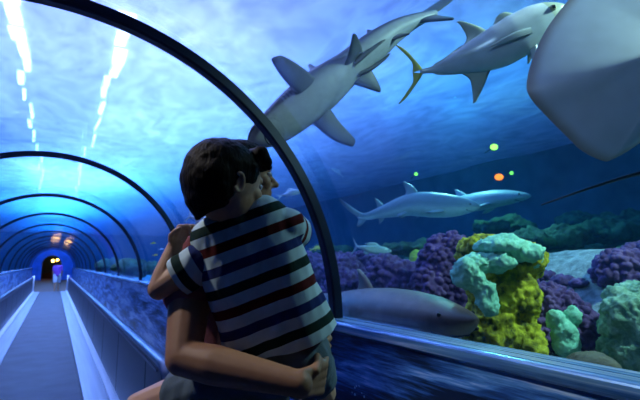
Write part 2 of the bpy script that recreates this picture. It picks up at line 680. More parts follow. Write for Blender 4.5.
# tank walls
M['rockwall'] = simple('dark_rock_wall', (0.05, 0.09, 0.11), 0.9, 0, 0.5, 1.5, 0.6)
mb = MB()
mb.box((10.4, Y0, 0), (10.7, Y1, ZS))
tag(mb.build('wall_back', M['rockwall']), kind='structure')
tag(MB().box((-8.3, Y0, 0), (-8.0, Y1, ZS)).build('wall_tank_left', M['rockwall']), kind='structure')
tag(MB().box((1.66, Y1, 0), (10.7, Y1 + 0.3, ZS)).box((-8.3, Y1, 0), (-1.98, Y1 + 0.3, ZS)).box((-1.98, Y1, 3.0), (1.66, Y1 + 0.3, ZS)).build('wall_tank_end', M['rockwall']), kind='structure')
tag(MB().box((1.66, Y0 - 0.3, 0), (10.7, Y0, ZS)).build('wall_tank_front', M['rockwall']), kind='structure')

# tank bed, rising away from the glass
t = NT('tank_bed')
v = t.coords()
fa = t.noise(v, 1.3, 6, 0.6)
fb = t.noise(v, 14, 5, 0.65)
c = t.ramp(fa, [(0.40, (0.006, 0.025, 0.014)), (0.54, (0.025, 0.08, 0.035)), (0.66, (0.10, 0.25, 0.10))])
sx = t.n('ShaderNodeSeparateXYZ')
t.l(v, sx.inputs[0])
far_ = t.ramp(t.math('ADD', t.math('MULTIPLY', sx.outputs[0], 0.1), t.math('MULTIPLY', fa, 0.12)), [(0.50, (0, 0, 0)), (0.55, (1, 1, 1))])
sand = t.ramp(fb, [(0.3, (0.26, 0.28, 0.27)), (0.7, (0.46, 0.48, 0.46))])
c = t.mix(far_, sand, c)
c2 = t.ramp(fb, [(0.3, (0.55,) * 3), (0.7, (1.0,) * 3)])
c = t.mix(1.0, c, c2, 'MULTIPLY')
t.principled(c, 0.85, 0, t.bump(fb, 0.6, 0.04), 0.2)
M['bed'] = t.m


def bed_z(x, y):
    z = np.interp(x, [1.6, 2.2, 2.8, 3.25, 3.6, 3.85, 4.1, 4.4, 4.8, 5.5, 6.5, 8.0, 10.5], [0.62, 0.66, 0.76, 0.90, 1.28, 1.50, 1.60, 1.60, 1.45, 1.50, 1.85, 2.10, 2.30])
    z = z - np.interp(y, [2.6, 5.0, 9.0], [0, 0.22, 0.42]) * np.interp(x, [2.5, 4.0], [0.3, 1.0])
    a = np.interp(x, [1.7, 3.6, 4.4, 5.5, 8], [0.03, 0.05, 0.05, 0.22, 0.30])
    return z + a * (noise.fractal(Vector((x * 1.1, y * 1.1, 3.3)), 0.9, 2.0, 5))


xs = np.concatenate([np.linspace(1.63, 6, 90), np.linspace(6.1, 10.4, 40)])
ys = np.concatenate([np.linspace(Y0, 9, 170), np.linspace(9.15, Y1, 110)])
nx, ny = len(xs), len(ys)
V = [(x, y, bed_z(x, y)) for y in ys for x in xs]
Fc = [(j * nx + i, j * nx + i + 1, (j + 1) * nx + i + 1, (j + 1) * nx + i) for j in range(ny - 1) for i in range(nx - 1)]
tag(mesh('ground', V, Fc, M['bed']), kind='structure')
xs = np.linspace(-8, -1.87, 30)
ys = np.linspace(Y0, Y1, 90)
nx, ny = len(xs), len(ys)
V = [(x, y, bed_z(min(10, -x * 0.9 + 0.2), y) - 0.1) for y in ys for x in xs]
Fc = [(j * nx + i, j * nx + i + 1, (j + 1) * nx + i + 1, (j + 1) * nx + i) for j in range(ny - 1) for i in range(nx - 1)]
tag(mesh('ground_left', V, Fc, M['bed']), kind='structure')

# ================================================================== REEF
M['purple'] = None
t = NT('purple_coral')
v = t.coords()
fa = t.noise(v, 9, 4, 0.6)
c = t.ramp(fa, [(0.3, (0.055, 0.020, 0.080)), (0.5, (0.12, 0.050, 0.16)), (0.72, (0.26, 0.13, 0.31))])
t.principled(c, 0.75, 0, t.bump(t.noise(v, 90, 3), 0.4, 0.01), 0.25)
M['purple'] = t.m


def crust_mat(name, stops, scale=18, bump=0.7):
    t = NT(name)
    v = t.coords()
    fa = t.noise(v, scale, 5, 0.65)
    t.principled(t.ramp(fa, stops), 0.8, 0, t.bump(t.noise(v, 70, 4, 0.7), bump, 0.012), 0.25)
    return t.m


M['yellow'] = crust_mat('yellow_sponge_rock', [(0.34, (0.05, 0.06, 0.01)), (0.48, (0.40, 0.36, 0.02)), (0.66, (0.85, 0.75, 0.04))], 12)
M['mint'] = crust_mat('mint_crust', [(0.3, (0.20, 0.55, 0.37)), (0.7, (0.46, 0.92, 0.64))], 22)
M['greyrock'] = crust_mat('grey_green_rock', [(0.3, (0.09, 0.19, 0.12)), (0.5, (0.24, 0.40, 0.26)), (0.7, (0.46, 0.64, 0.45))], 14)
M['brown_rock'] = crust_mat('brown_rock', [(0.3, (0.10, 0.08, 0.06)), (0.7, (0.22, 0.18, 0.13))], 14)
M['teal_rock'] = crust_mat('teal_rock', [(0.35, (0.005, 0.02, 0.012)), (0.7, (0.05, 0.17, 0.07))], 8)


def cells(V, N, size, amp, seed=0.0):
    """cauliflower bumps of one size all over a surface"""
    out = np.empty(len(V))
    s = 1.0 / size
    off = Vector((seed, seed * 1.7, -seed))
    for i, p in enumerate(V):
        d = noise.voronoi(Vector(p) * s + off)[0][0]
        out[i] = math.sqrt(max(0.0, 1 - (d / 0.62) ** 2))
    return V + N * (amp * (out - 0.4))[:, None]


def rough(V, N, scale, amp, oct_=4, seed=0.0):
    out = np.array([noise.fractal(Vector(p) * scale + Vector((seed, 0, 0)), 0.8, 2.1, oct_) for p in V])
    return V + N * (amp * out)[:, None]


def reef(name, parts, mat, label, cat, kind='cells', size=0.048, amp=0.036, voxel=0.02, seed=0.0, parent=None, origin=None, group=None):
    """parts: (px, py, D, rx px, ry px, depth radius m)"""
    mb = MB()
    cs = []
    for px, py, D, rx, ry, rd in parts:
        D = D * 1.05 if D < 5 else D
        c = at(px, py, D)
        cs.append(c)
        mb.ell(c, (RT * (rx * D / F), FH * rd, Vector((0, 0, 1)) * (ry * D / F)), 28, 18)
    V, Fc, N = remeshed(mb, voxel, 3)
    if kind == 'cells':
        V = rough(V, N, 3.5, 0.03, 3, seed)
        V = cells(V, N, size, amp, seed)
    else:
        V = rough(V, N, size, amp, 5, seed)
        V = rough(V, N, size * 5.0, amp * 0.35, 4, seed + 2.0)
    if parent is None:
        org = Vector((float(V[:, 0].mean()), float(V[:, 1].mean()), float(V[:, 2].min())))
        o = mesh(name, V, Fc, mat, origin=org)
        return tag(o, label, cat, group)
    return mesh(name, V - np.array(parent.location), Fc, mat, parent)


CG = 'purple coral mounds of the reef'
reef('coral_mound', [(440, 268, 3.6, 20, 34, 0.20), (453, 250, 3.6, 16, 19, 0.16), (430, 290, 3.55, 20, 24, 0.2), (455, 296, 3.5, 16, 26, 0.16), (432, 268, 3.65, 15, 24, 0.18)], M['purple'], 'tall purple knobbly coral mound standing left of the yellow rock', 'coral', seed=1.0, voxel=0.0085, group=CG)
reef('coral_mound', [(400, 285, 4.1, 25, 24, 0.22), (386, 274, 4.2, 20, 19, 0.22), (412, 300, 4.0, 20, 24, 0.2)], M['purple'], 'low dark purple coral mound above the head of the resting shark', 'coral', seed=2.0, voxel=0.010, size=0.058, amp=0.042, group=CG)
reef('coral_mound', [(345, 276, 5.2, 24, 22, 0.3), (362, 268, 5.3, 20, 16, 0.25), (352, 296, 5.0, 32, 26, 0.3)], M['purple'], 'dark purple coral mound just right of the thick arch rib foot', 'coral', seed=3.0, voxel=0.011, size=0.062, amp=0.045, group=CG)
reef('coral_mound', [(308, 276, 6.0, 24, 24, 0.3), (314, 296, 5.9, 26, 24, 0.3)], M['purple'], 'purple coral mound between the striped shirt and the arch rib', 'coral', seed=4.0, voxel=0.011, size=0.062, amp=0.045, group=CG)
reef('coral_mound', [(552, 316, 2.97, 30, 34, 0.2), (535, 304, 3.07, 18, 24, 0.18), (574, 326, 2.87, 22, 28, 0.18), (578, 344, 2.77, 15, 20, 0.13), (535, 330, 2.92, 14, 24, 0.14)], M['purple'], 'large dark purple coral mound right of the yellow rock, mint sponge on its front', 'coral', seed=5.0, voxel=0.008, size=0.044, amp=0.034, group=CG)
reef('coral_mound', [(622, 268, 3.25, 24, 20, 0.2), (608, 275, 3.25, 15, 13, 0.15), (640, 262, 3.3, 20, 20, 0.18), (630, 285, 3.15, 20, 14, 0.15)], M['purple'], 'dark purple coral mound at the right end of the sandy slab', 'coral', seed=6.0, voxel=0.0085, size=0.046, amp=0.036, group=CG)
def on_bed(px, py):
    d = ray(px, py)
    D = 1.8
    while D < 9:
        p = CAM + d * D
        if p.z < bed_z(p.x, p.y):
            break
        D += 0.02
    return D


for i, (px, py, D, r, lab) in enumerate(((545, 276, 3.2, 9, 'small purple coral clump on the sand just above the big right mound'), (524, 287, 3.0, 8, 'small purple coral clump beside the right edge of the yellow rock'), (563, 281, 3.15, 8, 'flat purple coral clump in the middle of the sandy slab'), (580, 284, 3.0, 7, 'small purple coral clump right of the sandy gap'))):
    D = on_bed(px, py + 2) / 1.05
    reef('coral_clump', [(px, py, D, r * 1.3, r * 0.7, 0.07), (px + 6, py + 2, D, r * 0.8, r * 0.6, 0.05)], M['purple'], lab, 'coral', seed=7.0 + i, voxel=0.009, size=0.035, amp=0.016, group='small purple coral clumps on the sand')

yr = thing('sponge_rock', at(500, 348, 2.89), 'yellow-green rock column capped with dripping mint crust', 'rock')
reef('rock', [(505, 295, 2.8, 30, 46, 0.24), (515, 262, 2.85, 24, 24, 0.22), (480, 250, 2.95, 22, 14, 0.2), (492, 330, 2.7, 28, 30, 0.2), (522, 338, 2.7, 20, 24, 0.2), (470, 258, 3.0, 12, 12, 0.15), (483, 320, 2.75, 18, 40, 0.16), (472, 330, 2.75, 14, 18, 0.14)], M['yellow'], None, None, 'rough', 6.0, 0.045, 0.012, 3.0, yr)
o = reef('crust', [(500, 246, 2.72, 24, 10, 0.20), (518, 252, 2.72, 21, 10, 0.20), (530, 260, 2.72, 8, 9, 0.1), (485, 264, 2.62, 24, 9, 0.10), (468, 274, 2.60, 15, 16, 0.10), (478, 283, 2.56, 10, 14, 0.07), (487, 296, 2.53, 11, 18, 0.06), (498, 262, 2.62, 16, 9, 0.12)], M['mint'], None, None, 'rough', 9.0, 0.028, 0.010, 5.0, yr)
o['label'] = 'thick pale mint crust'
reef('sponge', [(558, 322, 2.65, 7, 12, 0.05), (553, 318, 2.65, 6, 10, 0.05), (573, 318, 2.65, 7, 12, 0.05), (566, 336, 2.62, 13, 16, 0.07), (566, 348, 2.60, 12, 12, 0.07)], M['mint'], 'forked mint sponge on the front of the right purple mound', 'sponge', 'rough', 10.0, 0.02, 0.009, 8.0)
reef('pale_rock', [(633, 325, 2.44, 25, 30, 0.18), (642, 312, 2.55, 28, 28, 0.2), (619, 300, 2.52, 12, 10, 0.1), (636, 354, 2.42, 32, 24, 0.2), (617, 314, 2.45, 12, 16, 0.12)], M['greyrock'], 'pale grey-green crusted rock at the right edge beside the purple mound', 'rock', 'rough', 8.0, 0.035, 0.011, 4.0)
reef('brown_rock', [(592, 366, 2.25, 26, 13, 0.14)], M['brown_rock'], 'smooth brown rock dome peeping over the ledge at lower right', 'rock', 'rough', 8.0, 0.01, 0.011, 2.0)
reef('green_rock', [(417, 264, 4.5, 9, 14, 0.1)], crust_mat('lime_rock', [(0.3, (0.22, 0.36, 0.03)), (0.7, (0.5, 0.62, 0.06))], 9), 'small lime green rounded rock behind the tall purple mound', 'rock', 'rough', 9.0, 0.02, 0.011, 6.0)
for i, (px, py, D, rx, ry, lab) in enumerate((
        (600, 232, 6.2, 42, 10, 'long dark green rock ridge at back right below the ray tail'),
        (545, 238, 5.6, 34, 10, 'dark green rock ridge behind the mint crust top'),
        (640, 225, 7.1, 36, 12, 'dark green rock at the far right edge behind the coral'),
        (585, 221, 8.3, 30, 8, 'faint far rock dome under the ray tail'),
        (505, 226, 7.0, 30, 7, 'faint low rock behind the top of the yellow rock'))):
    reef('reef_rock', [(px, py, D, rx, ry, 0.35), (px - rx * 0.4, py + 3, D * 0.97, rx * 0.5, ry * 0.8, 0.3), (px + rx * 0.45, py + 2, D * 0.97, rx * 0.5, ry * 0.9, 0.3)], M['teal_rock'], lab, 'rock', 'rough', 4.0, 0.09, 0.03, 11.0 + i, group='dark green rocks at the back of the tank')
for i, (px, py, D, rx, ry, lab) in enumerate((
        (405, 249, 5.6, 22, 5, 'flat teal rock behind the low purple mound'),
        (330, 253, 7.6, 24, 6, 'low teal rock behind the arch rib foot'),
        (160, 270, 12.5, 16, 7, 'rock seen through the glass under the raised elbow'),
        (130, 268, 14, 16, 8, 'dim rock beyond the glass left of the raised elbow'),
        (108, 266, 20, 12, 7, 'dim far rock beyond the glass halfway down the tunnel'))):
    reef('reef_rock', [(px, py, D, rx, ry, 0.5), (px + rx * 0.5, py, D, rx * 0.5, ry * 1.2, 0.4)], M['teal_rock'], lab, 'rock', 'rough', 3.0, 0.09, 0.04, 21.0 + i, group='dark rocks along the tunnel')

# ================================================================== FISH
M['shark'] = vcol('shark_skin', 0.42, 0.14, 22)
M['silver'] = vcol('silver_fish_skin', 0.25, 0.12, 16, 0.03, 0.7)
M['ray'] = vcol('ray_skin', 0.5, 0.10, 9)
M['eye'] = simple('fish_eye', (0.01, 0.01, 0.012), 0.15)
M['eye_ring'] = simple('fish_eye_ring', (0.55, 0.5, 0.25), 0.3)
M['mouth'] = simple('mouth_line', (0.02, 0.02, 0.03), 0.6)


class Fish:
    """body and fins modelled straight (nose x=0, tail x=1, y side, z dorsal), then laid along a spine"""

    def __init__(self, prof, spine, dorsal, n=30, m=70, power=2.0, warp=None):
        self.warp = warp
        self.spine = catmull(spine, 220)
        seg = np.linalg.norm(np.diff(self.spine, axis=0), axis=1)
        self.s = np.concatenate([[0], np.cumsum(seg)])
        self.L = self.s[-1]
        self.dorsal = Vector(dorsal).normalized()
        prof = np.array(prof)
        xs = prof[0, 0] + (prof[-1, 0] - prof[0, 0]) * (np.linspace(0, 1, m) ** 1.25)
        P = [np.interp(xs, prof[:, 0], prof[:, c]) for c in (1, 2, 3)]
        for c in range(3):
            a = P[c]
            for _ in range(2):
                b = a.copy()
                b[1:-1] = (a[:-2] + 2 * a[1:-1] + a[2:]) / 4
                a = b
            P[c] = a
        self.V, self.F, self.C = [], [], []
        rings = []
        for i in range(m):
            w, hu, hb = P[0][i], P[1][i], P[2][i]
            ring = []
            for k in range(n):
                a = 2 * PI * k / n
                cy, sz = math.cos(a), math.sin(a)
                cy = math.copysign(abs(cy) ** (2 / power), cy)
                sz = math.copysign(abs(sz) ** (2 / power), sz)
                ring.append((xs[i], w * cy, (hu if sz > 0 else hb) * sz))
            rings.append(ring)
        self.body_n = n * m
        mb = MB().loft(rings)
        self.V += mb.V
        self.F += mb.F
        self.part = [0] * len(mb.V)
        self.frac = [0.0] * len(mb.V)

    def fin(self, lead, trail, th=0.012, rows=12, cols=8, code=1):
        A, B = catmull(lead, rows), catmull(trail, rows)
        V, Fc = [], []
        nc = 2 * cols
        span = (A[-1] + B[-1] - A[0] - B[0])
        for i in range(rows):
            ch = B[i] - A[i]
            nn = np.cross(ch if np.linalg.norm(ch) > 1e-6 else B[0] - A[0], span)
            nn = nn / (np.linalg.norm(nn) + 1e-12)
            tk = th * (1 - 0.75 * i / (rows - 1))
            up_, lo_ = [], []
            for j in range(cols + 1):
                u = j / cols
                p = A[i] + ch * u
                h = tk * math.sin(PI * u ** 0.6)
                up_.append(p + nn * h)
                lo_.append(p - nn * h)
            V += up_ + lo_[-2:0:-1]
        k = 2 * cols
        for i in range(rows - 1):
            for j in range(k):
                q = (j + 1) % k
                Fc.append((i * k + j, i * k + q, (i + 1) * k + q, (i + 1) * k + j))
        Fc.append(tuple((rows - 1) * k + j for j in range(k)))
        b = len(self.V)
        self.V += [tuple(v) for v in V]
        self.F += [tuple(b + i for i in f) for f in Fc]
        self.part += [code] * len(V)
        for i in range(rows):
            self.frac += [i / (rows - 1)] * k
        return self

    def lay(self, P):
        P = np.asarray(P, float)
        x = P[:, 0] if self.warp is None else np.interp(P[:, 0], self.warp[0], self.warp[1])
        x = np.clip(x, -0.05, 1.2) * self.L
        out = np.empty_like(P)
        S = self.spine
        for i in range(len(P)):
            j = int(np.clip(np.searchsorted(self.s, x[i]) - 1, 0, len(S) - 2))
            tg = S[min(j + 4, len(S) - 1)] - S[max(j - 3, 0)]
            tg = Vector(tg).normalized()
            seg = self.s[j + 1] - self.s[j]
            base = Vector(S[j]) + (Vector(S[j + 1]) - Vector(S[j])).normalized() * (x[i] - self.s[j])
            d = (self.dorsal - tg * self.dorsal.dot(tg)).normalized()
            sd = d.cross(tg)
            out[i] = base + sd * (P[i, 1] * self.L) + d * (P[i, 2] * self.L)
        return out

    def build(self, name, mat, label, cat, colour, group=None):
        V = np.array(self.V)
        W = self.lay(V)
        mid = W[:self.body_n].mean(0)
        root = thing(name, Vector(mid), label, cat, group)
        o = mesh('body', W - mid, self.F, mat, root)
        bm = bmesh.new()
        bm.from_mesh(o.data)
        bmesh.ops.recalc_face_normals(bm, faces=bm.faces)
        bm.to_mesh(o.data)
        bm.free()
        setcol(o, colour(V, np.array(self.part), np.array(self.frac)))
        self.root, self.mid = root, mid
        return self

    def ball(self, pname, c, r, mat, flat=1.0):
        w = self.lay([c])[0] - self.mid
        r *= self.L
        return MB().ell(w, ((r, 0, 0), (0, r, 0), (0, 0, r)), 14, 10).build(pname, mat, self.root, True)

    def line(self, pname, pts, r, mat):
        W = self.lay(catmull(pts, 10)) - self.mid
        return MB().tube([Vector(p) for p in W], r * self.L, 6).build(pname, mat, self.root, True)


SHARK = [(0.0, 0.004, 0.004, 0.004), (0.008, 0.018, 0.012, 0.010), (0.03, 0.036, 0.024, 0.019), (0.07, 0.051, 0.036, 0.030), (0.13, 0.062, 0.050, 0.042), (0.22, 0.070, 0.062, 0.052),
         (0.32, 0.071, 0.066, 0.056), (0.42, 0.064, 0.062, 0.052), (0.52, 0.050, 0.052, 0.044), (0.62, 0.034, 0.038, 0.032), (0.70, 0.022, 0.027, 0.022), (0.76, 0.014, 0.021, 0.018), (0.80, 0.010, 0.018, 0.014), (0.84, 0.005, 0.012, 0.008)]


def shark_fins(fs, pecL=(0.20, 0.19), pecR=(0.30, 0.19), dors=0.085, pel=1.0, caud=1.0):
    for s, (tx, ty) in ((1, pecL), (-1, pecR)):
        fs.fin([(0.215, s * 0.055, -0.030), (0.5 * (0.215 + tx) - 0.01, s * (0.055 + (ty - 0.055) * 0.55), -0.045), (tx - 0.006, s * ty * 0.98, -0.055), (tx + 0.008, s * ty, -0.056)],
               [(0.300, s * 0.055, -0.030), (0.292 + (tx - 0.25) * 0.35, s * (0.055 + (ty - 0.055) * 0.40), -0.042), (tx + 0.035, s * ty * 0.93, -0.054), (tx + 0.012, s * ty, -0.056)], 0.010)
    fs.fin([(0.385, 0, 0.055), (0.425, 0, 0.055 + dors * 0.6), (0.470, 0, 0.057 + dors), (0.482, 0, 0.058 + dors)],
           [(0.490, 0, 0.048), (0.475, 0, 0.055 + dors * 0.45), (0.484, 0, 0.057 + dors * 0.9), (0.486, 0, 0.058 + dors)], 0.010)
    fs.fin([(0.620, 0, 0.030), (0.650, 0, 0.030 + dors * 0.35), (0.680, 0, 0.030 + dors * 0.68), (0.686, 0, 0.031 + dors * 0.69)], [(0.690, 0, 0.022), (0.684, 0, 0.030 + dors * 0.18), (0.690, 0, 0.030 + dors * 0.6), (0.690, 0, 0.031 + dors * 0.69)], 0.007)
    for s in (1, -1):
        fs.fin([(0.475, s * 0.034, -0.036), (0.505, s * 0.062 * pel, -0.052), (0.535, s * 0.095 * pel, -0.062), (0.541, s * 0.098 * pel, -0.063)],
               [(0.560, s * 0.026, -0.036), (0.558, s * 0.048 * pel, -0.050), (0.552, s * 0.088 * pel, -0.062), (0.547, s * 0.097 * pel, -0.063)], 0.008)
    fs.fin([(0.640, 0, -0.024), (0.665, 0, -0.050), (0.695, 0, -0.072), (0.700, 0, -0.073)], [(0.705, 0, -0.018), (0.698, 0, -0.038), (0.704, 0, -0.066), (0.704, 0, -0.073)], 0.006)
    # caudal: long upper lobe, shorter lower lobe
    fs.fin([(0.770, 0, 0.017), (0.840, 0, 0.040 * caud), (0.930, 0, 0.075 * caud), (0.995, 0, 0.102 * caud)], [(0.800, 0, -0.012), (0.860, 0, 0.004 * caud), (0.950, 0, 0.050 * caud), (1.0, 0, 0.092 * caud)], 0.009)
    fs.fin([(0.765, 0, -0.012), (0.790, 0, -0.035 * caud), (0.822, 0, -0.070 * caud), (0.828, 0, -0.075 * caud)], [(0.835, 0, 0.004), (0.832, 0, -0.020 * caud), (0.840, 0, -0.060 * caud), (0.834, 0, -0.075 * caud)], 0.008)
    return fs


def shark_colour(back, belly, tip, edge=-0.15):
    def f(V, part, frac):
        prof = np.array(SHARK)
        h = np.interp(V[:, 0], prof[:, 0], prof[:, 2])
        k = sstep(edge - 0.35, edge + 0.35, V[:, 2] / np.maximum(h, 1e-4))[:, None]
        c = np.array(belly) * (1 - k) + np.array(back) * k
        fin = (part > 0)
        fc = np.array(back) * 0.85 + np.array(belly) * 0.15
        tk = sstep(0.35, 0.95, frac)[:, None]
        c = np.where(fin[:, None], fc * (1 - tk) + np.array(tip) * tk, c)
        return np.clip(c, 0, 1)
    return f


def shark_face(fs, slit=True, eye=0.006):
    for s in (1, -1):
        fs.ball('eye', (0.060, s * 0.045, 0.014), eye, M['eye'])
    fs.line('mouth', [(0.085, 0.050, -0.022), (0.055, 0.024, -0.031), (0.048, 0.0, -0.030), (0.055, -0.024, -0.031), (0.085, -0.050, -0.022)], 0.0022, M['mouth'])
    if slit:
        for s in (1, -1):
            for q in range(5):
                x = 0.165 + 0.013 * q
                fs.line('gill_slit', [(x, s * (0.062 + 0.0012 * q), 0.018), (x + 0.004, s * (0.0665 + 0.001 * q), -0.004), (x, s * (0.060 + 0.001 * q), -0.024)], 0.0012, M['mouth'])


# big shark overhead, belly towards us
sp = [at(248, 143, 2.86), at(275, 127, 2.93), at(305, 103, 3.0), at(340, 75, 3.08), at(374, 47, 3.14), at(404, 26, 3.2), at(440, 11, 3.26), at(486, -7, 3.34)]
fs = Fish([(x, w * (1 + 0.9 * max(0, min(1, (x - 0.5) / 0.25))), hu * (1 + 0.7 * max(0, min(1, (x - 0.5) / 0.25))), hb * (1 + 0.7 * max(0, min(1, (x - 0.5) / 0.25)))) for x, w, hu, hb in SHARK], sp, FW * 0.80 + (UP * 0.85 - RT * 0.53) * 0.60, warp=([0, 0.3, 0.385, 0.475, 0.56, 0.64, 0.77, 1.0, 1.2], [0, 0.28, 0.335, 0.385, 0.465, 0.56, 0.70, 1.0, 1.2]))
shark_fins(fs, pecL=(0.30, 0.205), pecR=(0.19, 0.195), dors=0.15, pel=1.1, caud=1.5)
for s in (1, -1):   # claspers
    fs.fin([(0.50, s * 0.010, -0.040), (0.55, s * 0.018, -0.054), (0.60, s * 0.022, -0.058), (0.625, s * 0.022, -0.056)], [(0.52, s * 0.030, -0.040), (0.56, s * 0.034, -0.054), (0.605, s * 0.032, -0.058), (0.627, s * 0.026, -0.056)], 0.010, code=2)
fs.build('reef_shark', M['shark'], 'large grey shark overhead showing its belly and dark pectoral fins', 'shark', shark_colour((0.075, 0.085, 0.105), (0.44, 0.45, 0.47), (0.02, 0.024, 0.03), -0.35))
shark_face(fs)

# mid-water pair
sp = [at(480, 207, 5.7), at(445, 207, 5.85), at(412, 206, 6.0), at(382, 213, 6.1), at(362, 217, 6.15), at(336, 212, 6.2)]
fs = shark_fins(Fish([(x, w, hu * 1.5, hb * 1.4) for x, w, hu, hb in SHARK], sp, Vector((0, 0, 1)) + UP * 0.2), (0.30, 0.15), (0.33, 0.17), 0.12)
fs.build('reef_shark', M['shark'], 'grey shark with tall dorsal fin swimming right in mid-water', 'shark', shark_colour((0.20, 0.25, 0.29), (0.62, 0.66, 0.66), (0.07, 0.09, 0.12), -0.1))
shark_face(fs, False)
sp = [at(531, 196, 6.3), at(498, 199, 6.55), at(468, 204, 6.85), at(440, 207, 7.2), at(420, 208, 7.6), at(405, 206, 8.0)]
fs = shark_fins(Fish(SHARK, sp, Vector((0, 0, 1))), (0.33, 0.15), (0.33, 0.15), 0.05)
fs.build('reef_shark', M['shark'], 'paler long-snouted shark partly hidden behind the tall-finned one', 'shark', shark_colour((0.30, 0.36, 0.37), (0.66, 0.70, 0.68), (0.2, 0.24, 0.26), -0.1))
shark_face(fs, False)

# shark resting along the ledge
sp = [onx(476, 321, 1.98), onx(442, 320, 2.02), onx(402, 316, 2.06), onx(362, 310, 2.1), onx(336, 305, 2.14), onx(318, 298, 2.2), onx(300, 290, 2.3)]
NURSE = [(x, w * 1.15, hu * 1.05, hb * 1.2) for x, w, hu, hb in SHARK]
NURSE[0] = (0.0, 0.005, 0.004, 0.004)
NURSE[1] = (0.014, 0.022, 0.011, 0.013)
NURSE[2] = (0.05, 0.046, 0.026, 0.032)
NURSE[3] = (0.09, 0.060, 0.040, 0.046)
fs = shark_fins(Fish(NURSE, sp, Vector((0, 0, 1))), (0.34, 0.13), (0.36, 0.16), 0.06, 1.0, 1.5)
M['brown_shark'] = vcol('brown_shark_skin', 0.5, 0.40, 10)
fs.build('ledge_shark', M['brown_shark'], 'brown blunt-headed shark lying behind the ledge, nose towards the yellow rock', 'shark', shark_colour((0.17, 0.115, 0.09), (0.34, 0.23, 0.17), (0.40, 0.28, 0.16), -0.4))
shark_face(fs, True, 0.0045)
fs.line('jaw', [(0.13, -0.060, -0.030), (0.09, -0.058, -0.024), (0.055, -0.044, -0.018), (0.035, -0.030, -0.017)], 0.0045, M['mouth'])

# pale shark or fish glimpsed between the heads and the elbow, and other small ones
SMALL = [(0.0, 0.005, 0.005, 0.005), (0.04, 0.03, 0.035, 0.035), (0.15, 0.055, 0.085, 0.08), (0.35, 0.065, 0.115, 0.105), (0.55, 0.05, 0.09, 0.08), (0.72, 0.025, 0.045, 0.042), (0.82, 0.013, 0.026, 0.024), (0.88, 0.006, 0.022, 0.02)]


def small_fish(spine, back, belly, tip, label, name='reef_fish', cat='fish', dorsal=(0, 0, 1), fork=0.09, group=None):
    fs = Fish(SMALL, spine, dorsal, 16, 30)
    fs.fin([(0.28, 0, 0.09), (0.36, 0, 0.16), (0.50, 0, 0.165), (0.60, 0, 0.13)], [(0.62, 0, 0.055), (0.64, 0, 0.08), (0.66, 0, 0.10), (0.66, 0, 0.11)], 0.008, 8, 5)
    fs.fin([(0.50, 0, -0.07), (0.54, 0, -0.12), (0.60, 0, -0.14)], [(0.68, 0, -0.04), (0.66, 0, -0.08), (0.64, 0, -0.13)], 0.008, 8, 5)
    for s in (1, -1):
        fs.fin([(0.82, 0, s * 0.018), (0.90, 0, s * fork * 0.7), (0.99, 0, s * fork * 1.4)], [(0.90, 0, 0.0), (0.925, 0, s * fork * 0.45), (1.0, 0, s * fork * 1.35)], 0.007, 8, 5)
        fs.fin([(0.25, s * 0.055, -0.02), (0.31, s * 0.09, -0.05), (0.37, s * 0.11, -0.08)], [(0.30, s * 0.055, -0.05), (0.345, s * 0.08, -0.075), (0.38, s * 0.105, -0.09)], 0.005, 6, 4)

    def colf(V, part, frac):
        k = sstep(-0.04, 0.05, V[:, 2])[:, None]
        c = np.array(belly) * (1 - k) + np.array(back) * k
        return np.where((part > 0)[:, None], np.array(tip), c)
    fs.build(name, M['silver'], label, cat, colf, group)
    for s in (1, -1):
        fs.ball('eye', (0.075, s * 0.040, 0.018), 0.012, M['eye'])
    return fs


G1, G2, G3 = (0.35, 0.45, 0.5), (0.65, 0.72, 0.72), (0.45, 0.55, 0.55)
sp = [at(214, 222, 5.2), at(205, 221, 5.3), at(197, 219, 5.4), at(186, 214, 5.5)]
small_fish(sp, G1, G2, G3, 'pale fish beyond the glass just behind the small fist', fork=0.16)
sp = [at(303, 191, 5.5), at(292, 193, 5.5), at(284, 195, 5.6), at(276, 198, 5.6)]
small_fish(sp, G1, G2, G3, 'slim pale fish beyond the glass right of the man\'s nose')
sp = [at(331, 168, 7.5), at(336, 171, 7.5), at(340, 174, 7.5), at(344, 178, 7.5)]
small_fish(sp, G1, G2, G3, 'faint blue fish in open water right of the arch rib')
sp = [at(392, 251, 5.0), at(376, 250, 5.0), at(364, 248, 5.0), at(352, 246, 5.1)]
small_fish(sp, (0.4, 0.5, 0.45), G2, G3, 'pale fish low over the reef below the mid-water shark', fork=0.14)
sp = [at(324, 247, 4.4), at(319, 248, 4.4), at(314, 249, 4.4), at(309, 250, 4.4)]
small_fish(sp, (0.6, 0.7, 0.1), (0.7, 0.8, 0.3), (0.7, 0.75, 0.1), 'small yellow-green fish beside the striped shirt')
sp = [at(436, 252, 6.5), at(424, 251, 6.5), at(412, 250, 6.5), at(400, 249, 6.5)]
for px, py, c, lab in ((153, 243, (0.75, 0.8, 0.1), 'tiny yellow fish above two others right of the second rib'), (161, 249, (0.5, 0.7, 0.9), 'tiny pale blue fish nearest the raised forearm'), (155, 255, (0.8, 0.65, 0.1), 'tiny orange-yellow fish lowest of three beside the forearm')):
    sp = [at(px + 3, py, 6.5), at(px + 1, py, 6.5), at(px - 1, py + 0.3, 6.5), at(px - 3, py + 0.6, 6.5)]
    small_fish(sp, c, c, c, lab, 'tiny_fish', group='three tiny fish by the forearm')

